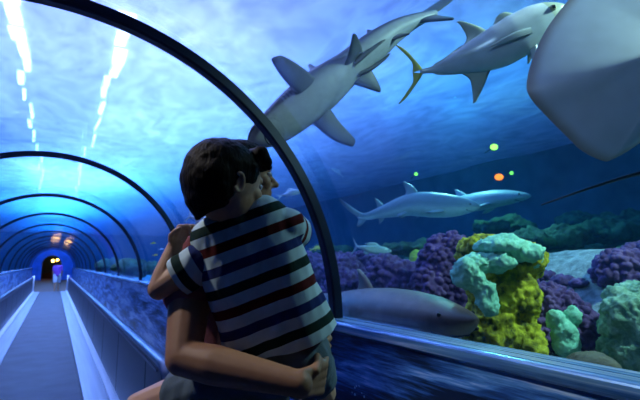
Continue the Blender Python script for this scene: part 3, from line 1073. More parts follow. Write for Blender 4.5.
# silver trevally
sp = [at(566, 6, 2.62), at(540, 22, 2.64), at(505, 43, 2.68), at(470, 58, 2.74), at(437, 69, 2.8), at(400, 74, 2.86)]
TREV = [(0.0, 0.008, 0.012, 0.012), (0.03, 0.028, 0.045, 0.035), (0.09, 0.046, 0.088, 0.062), (0.18, 0.062, 0.118, 0.095), (0.30, 0.072, 0.132, 0.125), (0.42, 0.070, 0.124, 0.128), (0.55, 0.056, 0.098, 0.105), (0.66, 0.038, 0.066, 0.068), (0.76, 0.020, 0.034, 0.032), (0.83, 0.010, 0.017, 0.016), (0.88, 0.007, 0.016, 0.015)]
fs = Fish(TREV, sp, UP * 0.90 - RT * 0.42 + FW * 0.10)
fs.fin([(0.44, 0, 0.115), (0.485, 0, 0.165), (0.56, 0, 0.225), (0.585, 0, 0.232)], [(0.60, 0, 0.080), (0.565, 0, 0.125), (0.578, 0, 0.205), (0.592, 0, 0.232)], 0.006)
fs.fin([(0.56, 0, 0.09), (0.63, 0, 0.085), (0.72, 0, 0.055), (0.78, 0, 0.038)], [(0.80, 0, 0.02), (0.80, 0, 0.022), (0.80, 0, 0.024), (0.80, 0, 0.026)], 0.005)
fs.fin([(0.25, 0, 0.125), (0.29, 0, 0.160), (0.33, 0, 0.165)], [(0.40, 0, 0.118), (0.39, 0, 0.130), (0.36, 0, 0.155)], 0.005)
fs.fin([(0.50, 0, -0.110), (0.545, 0, -0.170), (0.62, 0, -0.255), (0.635, 0, -0.262)], [(0.66, 0, -0.062), (0.62, 0, -0.125), (0.635, 0, -0.235), (0.642, 0, -0.262)], 0.006)
fs.fin([(0.62, 0, -0.08), (0.70, 0, -0.06), (0.78, 0, -0.036)], [(0.80, 0, -0.02), (0.80, 0, -0.022), (0.80, 0, -0.024)], 0.005)
for s in (1, -1):
    fs.fin([(0.86, 0, s * 0.013), (0.90, 0, s * 0.070), (0.965, 0, s * 0.150), (1.015, 0, s * 0.185)], [(0.925, 0, 0.0), (0.925, 0, s * 0.060), (0.980, 0, s * 0.135), (1.02, 0, s * 0.182)], 0.007, code=3)
    fs.fin([(0.245, s * 0.066, -0.010), (0.33, s * 0.086, 0.010), (0.44, s * 0.088, 0.004), (0.475, s * 0.084, -0.004)], [(0.255, s * 0.066, -0.045), (0.34, s * 0.084, -0.028), (0.44, s * 0.088, -0.010), (0.478, s * 0.084, -0.008)], 0.006, code=4)
    fs.fin([(0.25, s * 0.03, -0.105), (0.275, s * 0.045, -0.14), (0.31, s * 0.05, -0.165)], [(0.30, s * 0.03, -0.115), (0.31, s * 0.04, -0.14), (0.32, s * 0.048, -0.165)], 0.005, code=4)


def trev_col(V, part, frac):
    k = sstep(0.0, 0.09, V[:, 2])[:, None]
    c = np.array((0.56, 0.64, 0.66)) * (1 - k) + np.array((0.92, 0.95, 0.95)) * k  # near-white back paints the overhead light into the skin colour
    lat = np.exp(-((V[:, 2] - 0.015) / 0.012) ** 2)[:, None]
    c = c * (1 - 0.25 * lat)
    hd = (V[:, 0] < 0.1)[:, None]
    c = np.where(hd, np.array((0.5, 0.55, 0.42)), c)
    c = np.where((part == 1)[:, None], np.array((0.45, 0.50, 0.40)), c)
    c = np.where((part == 3)[:, None], np.array((0.62, 0.60, 0.10)), c)
    c = np.where((part == 4)[:, None], np.array((0.50, 0.56, 0.55)), c)
    return c


fs.build('trevally', M['silver'], 'big silver trevally with yellow forked tail, its head behind the ray', 'fish', trev_col)
for s in (1, -1):
    e = fs.ball('eye', (0.085, s * 0.043, 0.022), 0.018, M['eye_ring'])
    fs.ball('pupil', (0.084, s * 0.051, 0.022), 0.0125, M['eye'])
fs.line('mouth', [(0.055, 0.036, -0.03), (0.02, 0.018, -0.014), (0.006, 0.0, -0.008), (0.02, -0.018, -0.014), (0.055, -0.036, -0.03)], 0.003, M['mouth'])
fs.line('gill_slit', [(0.20, -0.062, 0.06), (0.222, -0.068, 0.02), (0.222, -0.068, -0.03), (0.19, -0.058, -0.075)], 0.002, M['mouth'])

# stingray, belly towards the glass
outline = [(580, -14, 2.25), (549, 25, 2.16), (533, 58, 2.08), (526.5, 84, 2.02), (531, 99, 2.0), (548, 118, 2.0), (566, 136, 1.99), (582, 151, 1.98), (603, 161, 1.97), (613, 159, 1.96), (628, 151, 1.96), (650, 136, 1.98),
           (690, 112, 2.02), (738, 88, 2.06), (776, 60, 2.1), (784, 36, 2.14), (765, 2, 2.2), (726, -34, 2.28), (690, -62, 2.34), (655, -76, 2.36), (620, -56, 2.32)]
N_o = 120
oc = np.array([at(*p) for p in outline])
oc = np.vstack([oc, oc[:1]])
edge = catmull(oc, N_o + 1)[:-1]
cen = np.array(at(655, 45, 2.02))
nrm = np.array(-FW * 0.86 - Vector((0, 0, 1)) * 0.35 - Vector((1, 0, 0)) * 0.1)
nrm = nrm / np.linalg.norm(nrm)           # belly direction
Vr, Fr, K = [], [], []
rows = 26
for side in (1, -1):
    for i in range(rows):
        q = i / (rows - 1)
        rr = math.sin(q * PI / 2) if True else q
        h = (0.13 if side > 0 else 0.11) * (1 - rr ** 2) ** 0.8 + 0.004 * (1 - q)
        for j in range(N_o):
            p = cen + (edge[j] - cen) * rr + nrm * (h * side)
            Vr.append(p)
            K.append((side, rr))
for sidx in range(2):
    b = sidx * rows * N_o
    for i in range(rows - 1):
        for j in range(N_o):
            k = (j + 1) % N_o
            f_ = (b + i * N_o + j, b + i * N_o + k, b + (i + 1) * N_o + k, b + (i + 1) * N_o + j)
            Fr.append(f_ if sidx == 0 else tuple(reversed(f_)))
for j in range(N_o):
    k = (j + 1) % N_o
    Fr.append(((rows - 1) * N_o + j, (rows - 1) * N_o + k, (2 * rows - 1) * N_o + k, (2 * rows - 1) * N_o + j))
# whip tail grows out of the rear edge
tail = catmull([at(752, 62, 2.07), at(778, 108, 2.1), at(752, 146, 2.13), at(700, 160, 2.18), at(640, 173, 2.22), at(590, 188, 2.28), at(541, 205, 2.34)], 40)
mbt = MB().tube([Vector(p) for p in tail], list(np.interp(np.linspace(0, 1, 40), [0, 0.15, 0.4, 0.6, 1], [0.05, 0.03, 0.016, 0.011, 0.004])), 10)
b = len(Vr)
Vr += [np.array(v) for v in mbt.V]
Fr += [tuple(b + i for i in f) for f in mbt.F]
K += [(-2, 0.0)] * len(mbt.V)
ry = thing('stingray', Vector(cen), 'huge pale stingray showing its belly at the top right', 'stingray')
o = mesh('body', np.array(Vr) - cen, Fr, M['ray'], ry)
bm = bmesh.new()
bm.from_mesh(o.data)
bmesh.ops.recalc_face_normals(bm, faces=bm.faces)
bm.to_mesh(o.data)
bm.free()
cols = []
for (side, rr), p in zip(K, Vr):
    if side == 1:
        k = float(sstep(0.90, 1.0, rr))
        c = np.array((0.56, 0.62, 0.68)) * (1 - k) + np.array((0.36, 0.32, 0.29)) * k
    elif side == -1:
        c = np.array((0.16, 0.15, 0.13))
    else:
        c = np.array((0.04, 0.045, 0.055))
    cols.append(c)
setcol(o, np.array(cols))
for q in range(5):
    for s in (1, -1):
        c0 = Vector(cen) + Vector(nrm) * 0.123 + RT * (0.02 + 0.05 * q) * 1.0 + UP * (0.10 + s * 0.10 + 0.02 * q)
        MB().tube([c0 - UP * 0.02, c0 + UP * 0.02], 0.003, 6).build('gill_slit', M['mouth'], ry).location = -Vector(cen)

# ------------------------------------------------------------------ lamps in the tank
M['lamp_yellow'] = emit('yellow_lamp_glow', (0.75, 1.0, 0.08), 9)
M['lamp_orange'] = emit('orange_lamp_glow', (1.0, 0.10, 0.004), 16)
M['lamp_green'] = emit('green_lamp_glow', (0.5, 1.0, 0.1), 6)


def tank_lamp(px, py, D, r, mat, label, flat=1.0):
    p = at(px, py, D)
    th = thing('underwater_lamp', p, label, 'lamp', 'small coloured lamps deep in the tank')
    MB().ell((0, 0, 0), (RT * r, FH * r * 0.8, Vector((0, 0, r * flat)))).build('lens', mat, th, True)
    a = FH * (r * 1.2)
    MB().tube([-a * 0.1 + FH * r * 0.5, a], [r * 1.1, r * 0.8], 14).build('housing', M['black'], th)
    MB().tube([a, Vector((0, 0, 0)) + FH * 0.5 - Vector((0, 0, 0.0))], 0.012, 6).build('bracket', M['black'], th)


tank_lamp(494, 147, 9.0, 0.075, M['lamp_yellow'], 'round yellow-green lamp glowing in dark water below the trevally', 0.8)
tank_lamp(499, 177, 9.0, 0.085, M['lamp_orange'], 'orange oval lamp glowing in dark water above the long-snouted shark', 0.75)
tank_lamp(511.5, 173, 9.0, 0.035, M['lamp_green'], 'tiny green lamp just right of the orange one')
tank_lamp(416, 174, 9.0, 0.035, M['lamp_green'], 'tiny yellow-green lamp beside the tall dorsal fin tip')

# ceiling lamps in two rows above the water
M['tube_lamp'] = emit('pool_lamp_glow', (1.0, 0.88, 0.98), 26)
M['tube_case'] = simple('white_lamp_case', (0.6, 0.62, 0.65), 0.5)
first = None
ordn = ['first', 'second', 'third', 'fourth', 'fifth', 'sixth', 'seventh', 'eighth', 'ninth', 'tenth', 'eleventh', 'twelfth', 'thirteenth', 'fourteenth', 'fifteenth', 'sixteenth', 'seventeenth', 'eighteenth']
for side, x in (('left', -0.80), ('right', 0.72)):
    y = 7.0
    for q in range(18):
        ln = random.uniform(0.45, 0.7) if q < 6 else random.uniform(0.4, 1.0) * (1 + 0.08 * q)
        y += ln / 2 + 0.05
        jx = random.uniform(-0.07, 0.07) * min(2.0, 0.7 + q * 0.1)
        lab = '%s lamp from the front in the %s row above the water' % (ordn[q], side)
        if first is None:
            th = thing('pool_lamp', (x + jx, y, 5.3), lab, 'lamp', 'strip lamps above the water')
            MB().box((-0.06, -0.9, -0.05), (0.06, 0.9, 0.0)).build('tube', M['tube_lamp'], th)
            MB().box((-0.09, -0.9, 0.002), (0.09, 0.9, 0.07)).build('housing', M['tube_case'], th)
            MB().tube([(0, 0, 0.07), (0, 0, 2.5)], 0.012, 6).build('hanger', M['tube_case'], th)
            first = th
        else:
            th = first.copy()
            COL.objects.link(th)
            th.location = (x + jx, y, 5.3)
            th['label'] = lab
            for ch in list(first.children):
                c_ = ch.copy()
                COL.objects.link(c_)
                c_.parent = th
        wd_ = (2.2, 1.5, 1.8, 1.2, 0.9, 0.9)[q] if q < 6 else random.uniform(0.35, 0.8)
        th.scale = (wd_, ln / 1.8, 1)
        th.rotation_euler = (0, 0, random.uniform(-0.06, 0.06))
        y += ln / 2 + random.uniform(0.2, 0.6) * (1 if q > 4 else 0.25)

# ================================================================== PEOPLE
def skin(name, c):
    t = NT(name)
    v = t.coords()
    f = t.noise(v, 30, 4, 0.6)
    col = t.ramp(f, [(0.3, tuple(x * 0.88 for x in c)), (0.7, c)])
    p = t.principled(col, 0.5, 0, t.bump(f, 0.08, 0.004), 0.4)
    return t.m


def cloth(name, c, scale=260):
    t = NT(name)
    v = t.coords()
    f = t.noise(v, 12, 5, 0.6)
    w = t.noise(v, scale, 2, 0.6)
    col = t.ramp(f, [(0.3, tuple(x * 0.8 for x in c)), (0.7, c)])
    t.principled(col, 0.9, 0, t.bump(t.math('ADD', t.math('MULTIPLY', f, 2.0), t.math('MULTIPLY', w, 0.4)), 0.35, 0.008), 0.15)
    return t.m


M['skin_boy'] = skin('boy_skin', (0.52, 0.31, 0.20))
M['skin_man'] = skin('man_skin', (0.33, 0.18, 0.105))
M['maroon'] = cloth('maroon_tee', (0.32, 0.11, 0.13))
M['trousers'] = cloth('dark_trousers', (0.03, 0.035, 0.05))
M['denim'] = cloth('denim_shorts', (0.11, 0.16, 0.21))
t = NT('black_hair')
v = t.coords((60, 60, 9))
f = t.noise(v, 2.0, 4, 0.6, 0.4)
t.principled(t.ramp(f, [(0.3, (0.002, 0.002, 0.003)), (0.7, (0.009, 0.007, 0.007))]), 0.55, 0, t.bump(f, 0.6, 0.008), 0.10)
M['hair'] = t.m

Z = Vector((0, 0, 1))


def child(name, mb, voxel, mat, root, smooth=6, post=None):
    V, Fc, N = remeshed(mb, voxel, smooth)
    if post is not None:
        V = post(V, N)
    return mesh(name, V - np.array(root.location), Fc, mat, root), V


def face(mb, c, fwd, up, s, jaw=1.0, nose=1.0, hs=1.0):
    """head volume: c centre of skull, fwd facing, s head half-length"""
    fwd = fwd.normalized()
    up = (up - fwd * up.dot(fwd)).normalized()
    sd = up.cross(fwd)
    mb.ell(c - fwd * 0.06 * s + up * 0.12 * s, (fwd * 0.98 * s, sd * 0.76 * s, up * 0.92 * s), 28, 20)
    mb.ell(c + fwd * 0.30 * s - up * 0.42 * s, (fwd * 0.60 * s, sd * 0.58 * s, up * 0.72 * s), 24, 16)
    mb.ell(c + fwd * 0.58 * s - up * 0.92 * s * jaw, (fwd * 0.22 * s, sd * 0.24 * s, up * 0.18 * s), 14, 10)      # chin
    mb.ell(c + fwd * 0.30 * s - up * 0.78 * s * jaw, (fwd * 0.42 * s, sd * 0.46 * s, up * 0.22 * s), 14, 10)      # jaw
    mb.capsule(c + fwd * 0.84 * s + up * 0.02 * s, c + fwd * (0.98 + 0.10 * nose) * s - up * 0.30 * s, 0.07 * s, 0.11 * s)     # nose ridge
    for q in (1, -1):
        mb.ell(c + fwd * 0.90 * s - up * 0.34 * s + sd * q * 0.09 * s, (fwd * 0.10 * s, sd * 0.08 * s, up * 0.07 * s), 10, 8)
        mb.ell(c + fwd * 0.66 * s - up * 0.28 * s + sd * q * 0.36 * s, (fwd * 0.22 * s, sd * 0.20 * s, up * 0.24 * s), 12, 8)   # cheeks
    mb.capsule(c + fwd * 0.80 * s + up * 0.14 * s + sd * 0.32 * s, c + fwd * 0.80 * s + up * 0.14 * s - sd * 0.32 * s, 0.10 * s, 0.10 * s)   # brow
    mb.capsule(c + fwd * 0.84 * s - up * 0.54 * s + sd * 0.14 * s, c + fwd * 0.84 * s - up * 0.54 * s - sd * 0.14 * s, 0.075 * s, 0.075 * s)  # upper lip
    mb.capsule(c + fwd * 0.81 * s - up * 0.66 * s + sd * 0.12 * s, c + fwd * 0.81 * s - up * 0.66 * s - sd * 0.12 * s, 0.080 * s, 0.080 * s)  # lower lip
    for q in (1, -1):                                                                                                  # ears
        e = c - fwd * 0.08 * s - up * 0.16 * s + sd * q * 0.76 * s
        pts = []
        for k in range(11):
            a = PI * 0.65 - k / 10 * PI * 1.45
            pts.append(e + (up * math.sin(a) * 0.24 - fwd * (0.02 + math.cos(a) * -0.13)) * s * 1.0 + sd * q * 0.07 * s)
        mb.chain(pts, [0.050 * s] * 11)
        mb.ell(e, (fwd * 0.10 * s, sd * 0.06 * s, up * 0.20 * s), 10, 8)
    return fwd, sd, up


def hand(mb, wrist, palm, along, across, back, s=1.0, curl=(0.5, 0.9, 0.9), spread=0.05, thumb_sign=1, thumb_curl=0.4, thumb_out=0.75):
    """palm slab plus four unequal fingers (three bones each) and a thumb from the palm's side; fingers curl towards -back"""
    along, across, back = along.normalized(), across.normalized(), back.normalized()
    hw = 0.038 * s
    for q in (-1, -0.33, 0.33, 1):
        mb.capsule(wrist + across * q * hw * 0.55, palm + along * 0.040 * s + across * q * hw * 0.80, 0.013 * s, 0.0115 * s)
    lens = [0.80, 0.97, 1.0, 0.90]
    for i, q in enumerate((-1, -0.33, 0.33, 1)):
        p = palm + along * 0.042 * s + across * q * hw * 0.86
        ang = 0.0
        r = 0.0092 * s * (0.9 if i == 0 else 1)
        d0 = (along + across * q * spread).normalized()
        for b_, (ln, cu) in enumerate(zip((0.042, 0.027, 0.021), curl)):
            ang += cu
            d = d0 * math.cos(ang) - back * math.sin(ang)
            p2 = p + d * ln * s * lens[i]
            mb.capsule(p, p2, r, r * 0.90, 10, 4)
            p, r = p2, r * 0.92
    tq = thumb_sign
    p = palm - along * 0.020 * s + across * tq * hw * 0.8
    d = (along * (1.3 - thumb_out) + across * tq * thumb_out - back * 0.25).normalized()
    r = 0.0115 * s
    for ln in (0.036, 0.030, 0.024):
        p2 = p + d * ln * s
        mb.capsule(p, p2, r, r * 0.88, 10, 4)
        d = (d * math.cos(thumb_curl) + (along * 0.6 - back * 0.6 - across * tq * 0.3).normalized() * math.sin(thumb_curl)).normalized()
        p, r = p2, r * 0.9
    return mb


# ---------------------------------------------------------------- man
head_c = at(241, 176, 1.40)
mf = RT * 0.97 + FH * 0.22 + Z * 0.06
sR, sL = at(196, 250, 1.33), at(280, 250, 1.62)
chest = (sR + sL) / 2 - Z * 0.10
left_dir = (sL - sR).normalized()
face_dir = left_dir.cross(Z).normalized()
pelvis = Vector((chest.x, chest.y, 0.98)) - face_dir * 0.02
man = thing('person', Vector((pelvis.x, pelvis.y, 0)), 'man in a dark maroon tee carrying the child on his arm, face in profile behind', 'person')
elR = at(183, 358, 1.11)
wrR = at(300, 384, 1.03)
palm = at(317, 382, 1.075)
hipR, hipL = pelvis - left_dir * 0.10, pelvis + left_dir * 0.10
kneeR, kneeL = hipR + Vector((0, 0, -0.44)) + face_dir * 0.03, hipL + Vector((0, 0, -0.44)) + face_dir * 0.05
ankR, ankL = Vector((kneeR.x, kneeR.y, 0.09)) - face_dir * 0.03, Vector((kneeL.x, kneeL.y, 0.09)) - face_dir * 0.02
elL = sL + Vector((0, 0, -0.28)) + left_dir * 0.04 + FH * 0.02
wrL = elL + Vector((0, 0, 0.02)) + (face_dir * 0.20 - left_dir * 0.10)
mb = MB()
mfw, msd, mup = face(mb, head_c, mf, Z, 0.102, 1.0, 0.75)
neck = (sR + sL) / 2 + Z * 0.03
mb.capsule(neck - Z * 0.02, head_c - mup * 0.07 - mfw * 0.025, 0.062, 0.056)
mb.chain([chest + Z * 0.02, chest - Z * 0.14, pelvis + Z * 0.12, pelvis], [0.10, 0.11, 0.105, 0.11])
for s_ in (1, -1):
    mb.chain([chest + left_dir * s_ * 0.07, chest + left_dir * s_ * 0.07 - Z * 0.18, pelvis + left_dir * s_ * 0.06], [0.095, 0.09, 0.095])
mb.capsule(neck - Z * 0.03, sR + (sL - sR) * 0.06, 0.055, 0.060)
mb.capsule(neck - Z * 0.03, sL + (sR - sL) * 0.06, 0.055, 0.060)
mb.chain([sR, sR + (elR - sR) * 0.5, elR], [0.062, 0.058, 0.044])
mb.ell(sR + (elR - sR) * 0.42 + face_dir * 0.008, (left_dir * 0.056, face_dir * 0.058, (elR - sR).normalized() * 0.11))
mb.chain([elR, elR + (wrR - elR) * 0.28, elR + (wrR - elR) * 0.65, wrR], [0.043, 0.048, 0.039, 0.030])
mb.chain([sL, sL + (elL - sL) * 0.5, elL], [0.060, 0.054, 0.042])
mb.chain([elL, elL + (wrL - elL) * 0.3, wrL], [0.042, 0.044, 0.030])
al = (palm - wrR).normalized() * 0.7 + FH * 0.75 + Z * 0.1
hand(mb, wrR, palm, al, Z + RT * 0.15, RT * 0.8 - FH * 0.55, 1.02, (0.25, 0.55, 0.5), 0.10, 1, 0.5, 0.4)
hand(mb, wrL, wrL + (wrL - elL).normalized() * 0.05, wrL - elL, Z, left_dir, 1.0, (0.3, 0.5, 0.4), 0.05, 1, 0.3)
for h_, k_, a_ in ((hipR, kneeR, ankR), (hipL, kneeL, ankL)):
    mb.chain([h_, h_ + (k_ - h_) * 0.4, k_, k_ + (a_ - k_) * 0.3 - face_dir * 0.012, a_], [0.088, 0.084, 0.056, 0.056, 0.036])
    mb.chain([a_ - Z * 0.03 - face_dir * 0.03, a_ - Z * 0.045 + face_dir * 0.12], [0.036, 0.034])
child('body', mb, 0.0048, M['skin_man'], man, 5)
# tee
mb = MB()
mb.chain([chest + Z * 0.03, chest - Z * 0.14, pelvis + Z * 0.12, pelvis - Z * 0.02], [0.112, 0.124, 0.122, 0.126])
for s_ in (1, -1):
    mb.chain([chest + left_dir * s_ * 0.075, chest + left_dir * s_ * 0.075 - Z * 0.18, pelvis + left_dir * s_ * 0.065 - Z * 0.03], [0.108, 0.104, 0.112])
mb.capsule(neck - Z * 0.055, sR, 0.062, 0.074)
mb.capsule(neck - Z * 0.055, sL, 0.062, 0.074)
e_ = sR + (elR - sR) * 0.46
mb.chain([sR, sR + (elR - sR) * 0.24, e_], [0.075, 0.077, 0.074])
mb.chain([sL, sL + (elL - sL) * 0.55], [0.074, 0.070])


def folds(V, N, amp=0.006, sc=9.0, st=(1, 1, 0.5)):
    out = np.array([noise.fractal(Vector((p[0] * st[0], p[1] * st[1], p[2] * st[2])) * sc, 0.9, 2.0, 3) for p in V])
    return V + N * (amp * out)[:, None]


child('tee_shirt', mb, 0.007, M['maroon'], man, 4, lambda V, N: folds(V, N))
mb = MB()
for h_, k_, a_ in ((hipR, kneeR, ankR), (hipL, kneeL, ankL)):
    mb.chain([h_ + Z * 0.02, h_ + (k_ - h_) * 0.4, k_, k_ + (a_ - k_) * 0.4, a_ + Z * 0.0], [0.106, 0.100, 0.074, 0.072, 0.062])
mb.capsule(hipR + Z * 0.03, hipL + Z * 0.03, 0.112, 0.112)
child('trousers', mb, 0.01, M['trousers'], man, 4, lambda V, N: folds(V, N, 0.008))
M['shoe'] = simple('dark_shoe', (0.03, 0.03, 0.035), 0.5)
for a_ in (ankR, ankL):
    mb = MB()
    c0 = Vector((a_.x, a_.y, 0.0))
    mb.ell(c0 + face_dir * 0.05 + Z * 0.045, (face_dir * 0.145, left_dir * 0.052, Z * 0.046), 20, 12)
    mb.ell(c0 - face_dir * 0.03 + Z * 0.06, (face_dir * 0.06, left_dir * 0.046, Z * 0.055), 16, 10)
    child('shoe', mb, 0.008, M['shoe'], man, 3, lambda V, N: np.column_stack([V[:, 0], V[:, 1], np.maximum(V[:, 2], 0.002)]))


def hair_mesh(root, parts, locks, voxel=0.005, sm=3):
    mb = MB()
    for c, ax in parts:
        mb.ell(c, ax, 24, 18)
    for pts, rr in locks:
        mb.chain(pts, rr)
    o, V = child('hair', mb, voxel, M['hair'], root, sm, lambda V, N: rough(V, N, 55.0, 0.0022, 3, 1.0))
    return o


S = 0.102
locks = []
for q in (1, -1):                         # sideburns
    st_ = head_c + msd * q * 0.72 * S + mfw * 0.10 * S + mup * 0.25 * S
    locks.append(([st_, st_ - mup * 0.42 * S], [0.12 * S, 0.05 * S]))
hair_mesh(man, [(head_c - mfw * 0.08 * S + mup * 0.55 * S, (mfw * 0.92 * S, msd * 0.80 * S, mup * 0.56 * S)), (head_c - mfw * 0.42 * S - mup * 0.05 * S, (mfw * 0.66 * S, msd * 0.80 * S, mup * 0.75 * S))], locks)
M['eye_white'] = simple('eye_white', (0.45, 0.45, 0.45), 0.25)
for q in (1, -1):
    ec = head_c + mfw * 0.80 * S - mup * 0.02 * S + msd * q * 0.30 * S
    e_o = MB().ell(ec - man.location, (mfw * 0.11 * S, msd * 0.13 * S, mup * 0.075 * S), 14, 10).build('eye', M['eye_white'], man, True)
    MB().ell(ec + mfw * 0.075 * S - man.location, (mfw * 0.045 * S, msd * 0.06 * S, mup * 0.06 * S), 10, 8).build('iris', M['eye'], e_o, True)
    MB().tube([ec + mfw * 0.10 * S + mup * (0.15 + 0.04 * k) * S + msd * q * (-0.14 + 0.14 * k) * S - man.location for k in range(3)], [0.02 * S, 0.028 * S, 0.015 * S], 6).build('eyebrow', M['hair'], man, True)

# ---------------------------------------------------------------- boy
bh = at(226, 181, 1.18)
bf = RT * 0.74 + FH * 0.66 - Z * 0.10
b_up = Z * 1.0 + RT * 0.02
SB = 0.102
nb = at(236, 216, 1.20)                   # neck base
bsL, bsR = at(214, 254, 1.19), at(287, 226, 1.21)
hipc = at(276, 352, 1.20)
boy = thing('person', Vector((hipc.x, hipc.y, hipc.z)), 'boy in a striped tee clinging to the man, seen from behind with black bowl-cut hair', 'person')
belL = at(159, 289, 1.18)
bwL = at(175, 246, 1.225)
bpalm = at(179, 236, 1.235)
mb = MB()
bfw, bsd, bup = face(mb, bh, bf, b_up, SB, 0.96, 0.85)
mb.capsule(nb, bh - bup * 0.07 - bfw * 0.02, 0.038, 0.038)
spine_b = [nb + (hipc - nb) * k for k in (0.14, 0.4, 0.7, 1.0)]
sdir = (bsR - bsL).normalized()
for s_ in (1, -1):
    mb.chain([p + sdir * s_ * w_ for p, w_ in zip(spine_b, (0.055, 0.055, 0.045, 0.05))], [0.062, 0.068, 0.068, 0.074])
mb.capsule(nb - (nb - spine_b[0]) * 0.3, bsL, 0.036, 0.040)
mb.capsule(nb - (nb - spine_b[0]) * 0.3, bsR, 0.036, 0.040)
mb.chain([bsL, bsL + (belL - bsL) * 0.5, belL], [0.040, 0.036, 0.029])
mb.chain([belL, belL + (bwL - belL) * 0.35, bwL], [0.029, 0.029, 0.021])
belR = at(298, 236, 1.42)
bwR = at(262, 236, 1.66)
mb.chain([bsR, belR, bwR], [0.040, 0.029, 0.021])
hand(mb, bwL, bpalm, at(184, 225, 1.24) - bpalm + RT * 0.006, FH * 0.85 + RT * 0.35, RT * -0.6 - FH * 0.25 + Z * 0.5, 0.70, (0.85, 1.15, 0.9), 0.03, -1, 0.5)
hand(mb, bwR, bwR + (bwR - belR).normalized() * 0.035, bwR - belR, Z, RT, 0.70, (0.4, 0.6, 0.5), 0.03, 1, 0.3)
bhL, bhR = hipc - sdir * 0.055, hipc + sdir * 0.05
bkL = at(140, 409, 1.24)
bkR = at(322, 392, 1.44)
thL0 = at(243, 372, 1.18)
baL = bkL + FH * 0.24 - Z * 0.16 + RT * 0.05
baR = bkR + FH * 0.22 - Z * 0.17 - RT * 0.10
mb.chain([bhL, thL0, thL0 + (bkL - thL0) * 0.5, bkL], [0.070, 0.068, 0.058, 0.046])
mb.chain([bkL, bkL + (baL - bkL) * 0.35, baL], [0.045, 0.044, 0.028])
mb.chain([bhR, bhR + (bkR - bhR) * 0.5, bkR], [0.070, 0.060, 0.046])
mb.chain([bkR, bkR + (baR - bkR) * 0.35, baR], [0.045, 0.044, 0.028])
for a_, in ((baL,), (baR,)):
    mb.chain([a_, a_ - Z * 0.035 + FH * 0.02, a_ - Z * 0.05 + FH * 0.10 + RT * 0.02], [0.028, 0.026, 0.020])
child('body', mb, 0.0032, M['skin_boy'], boy, 3)

# striped tee: u runs down the trunk (or along the sleeve)
t = NT('striped_tee')
a = t.n('ShaderNodeAttribute')
a.attribute_name = 'stripe'
u = a.outputs['Fac']
per = 0.0535
fr = t.math('FRACT', t.math('DIVIDE', u, per))
dark = t.math('GREATER_THAN', fr, 0.54)
idx = t.math('FLOOR', t.math('DIVIDE', u, per))
k3 = t.math('MODULO', t.math('ADD', idx, 30.0), 3.0)
c3 = t.ramp(t.math('DIVIDE', k3, 3.0), [(0.0, (0.010, 0.032, 0.030)), (0.17, (0.085, 0.010, 0.012)), (0.5, (0.018, 0.035, 0.15))], 'CONSTANT')
wh = t.ramp(t.noise(t.coords(), 14, 4), [(0.3, (0.44, 0.62, 0.68)), (0.7, (0.55, 0.73, 0.79))])
c = t.mix(dark, wh, c3)
t.principled(c, 0.9, 0, t.bump(t.noise(t.coords((1, 1, 0.6)), 22, 4), 0.35, 0.012), 0.15)
M['stripe'] = t.m
mb = MB()
hem = at(283, 345, 1.20)
down = (hem - nb).normalized()
L_t = (hem - nb).length
sp_b = [nb + (hem - nb) * k for k in (0.10, 0.36, 0.68, 1.02)]
for s_ in (1, 0, -1):
    mb.chain([p + sdir * s_ * w_ for p, w_ in zip(sp_b, (0.070, 0.066, 0.064, 0.068))], [0.066, 0.078, 0.080, 0.088])
mb.capsule(nb + down * 0.014, bsL, 0.048, 0.052)
mb.capsule(nb + down * 0.014, bsR, 0.048, 0.052)
mb.ell(nb + down * 0.005, (sdir * 0.055, FH * 0.05, down * 0.03))
ax_l = (belL - bsL).normalized()


def tee_post(V, N):
    V = folds(V, N, 0.007, 11.0)
    # clean hem and cuff
    d = (V - np.array(nb)) @ np.array(down)
    lim = L_t + 0.010 * np.sin(((V - np.array(nb)) @ np.array(sdir)) * 25)
    over = np.maximum(d - lim, 0)
    V = V - np.outer(over * 0.93, np.array(down))
    return V


o, V = child('striped_tee', mb, 0.0055, M['stripe'], boy, 5, tee_post)
d = (V - np.array(nb)) @ np.array(down)
lat = (V - np.array(nb)) @ np.array(sdir)
setfloat(o, d + 0.03, 'stripe')
for P0, ax_, ln_, off_ in ((bsL, ax_l, 0.108, 0.119), (bsR + (belR - bsR).normalized() * 0.02 - Z * 0.004, (belR - bsR).normalized(), 0.09, 0.086)):
    mb = MB()
    mb.chain([P0 - ax_ * 0.012, P0 + ax_ * 0.05, P0 + ax_ * (ln_ + 0.01)], [0.0515, 0.055, 0.054])

    def cuff(V, N, P0=P0, ax_=ax_, ln_=ln_):
        V = folds(V, N, 0.006, 14.0)
        al_ = (V - np.array(P0)) @ np.array(ax_)
        return V - np.outer(np.maximum(al_ - ln_, 0) * 0.95, np.array(ax_))
    o, V = child('sleeve', mb, 0.0055, M['stripe'], boy, 5, cuff)
    setfloat(o, (V - np.array(P0)) @ np.array(ax_) + off_, 'stripe')

# shorts
mb = MB()
for s_ in (1, -1):
    mb.chain([hipc + sdir * s_ * 0.052 - down * 0.03, hipc + sdir * s_ * 0.055 + down * 0.04], [0.082, 0.090])
mb.chain([bhL + down * 0.02, thL0, thL0 + (bkL - thL0) * 0.52], [0.084, 0.082, 0.073])
mb.chain([bhR + down * 0.02, bhR + (bkR - bhR) * 0.6], [0.084, 0.074])
child('shorts', mb, 0.006, M['denim'], boy, 4, lambda V, N: folds(V, N, 0.008, 14.0))

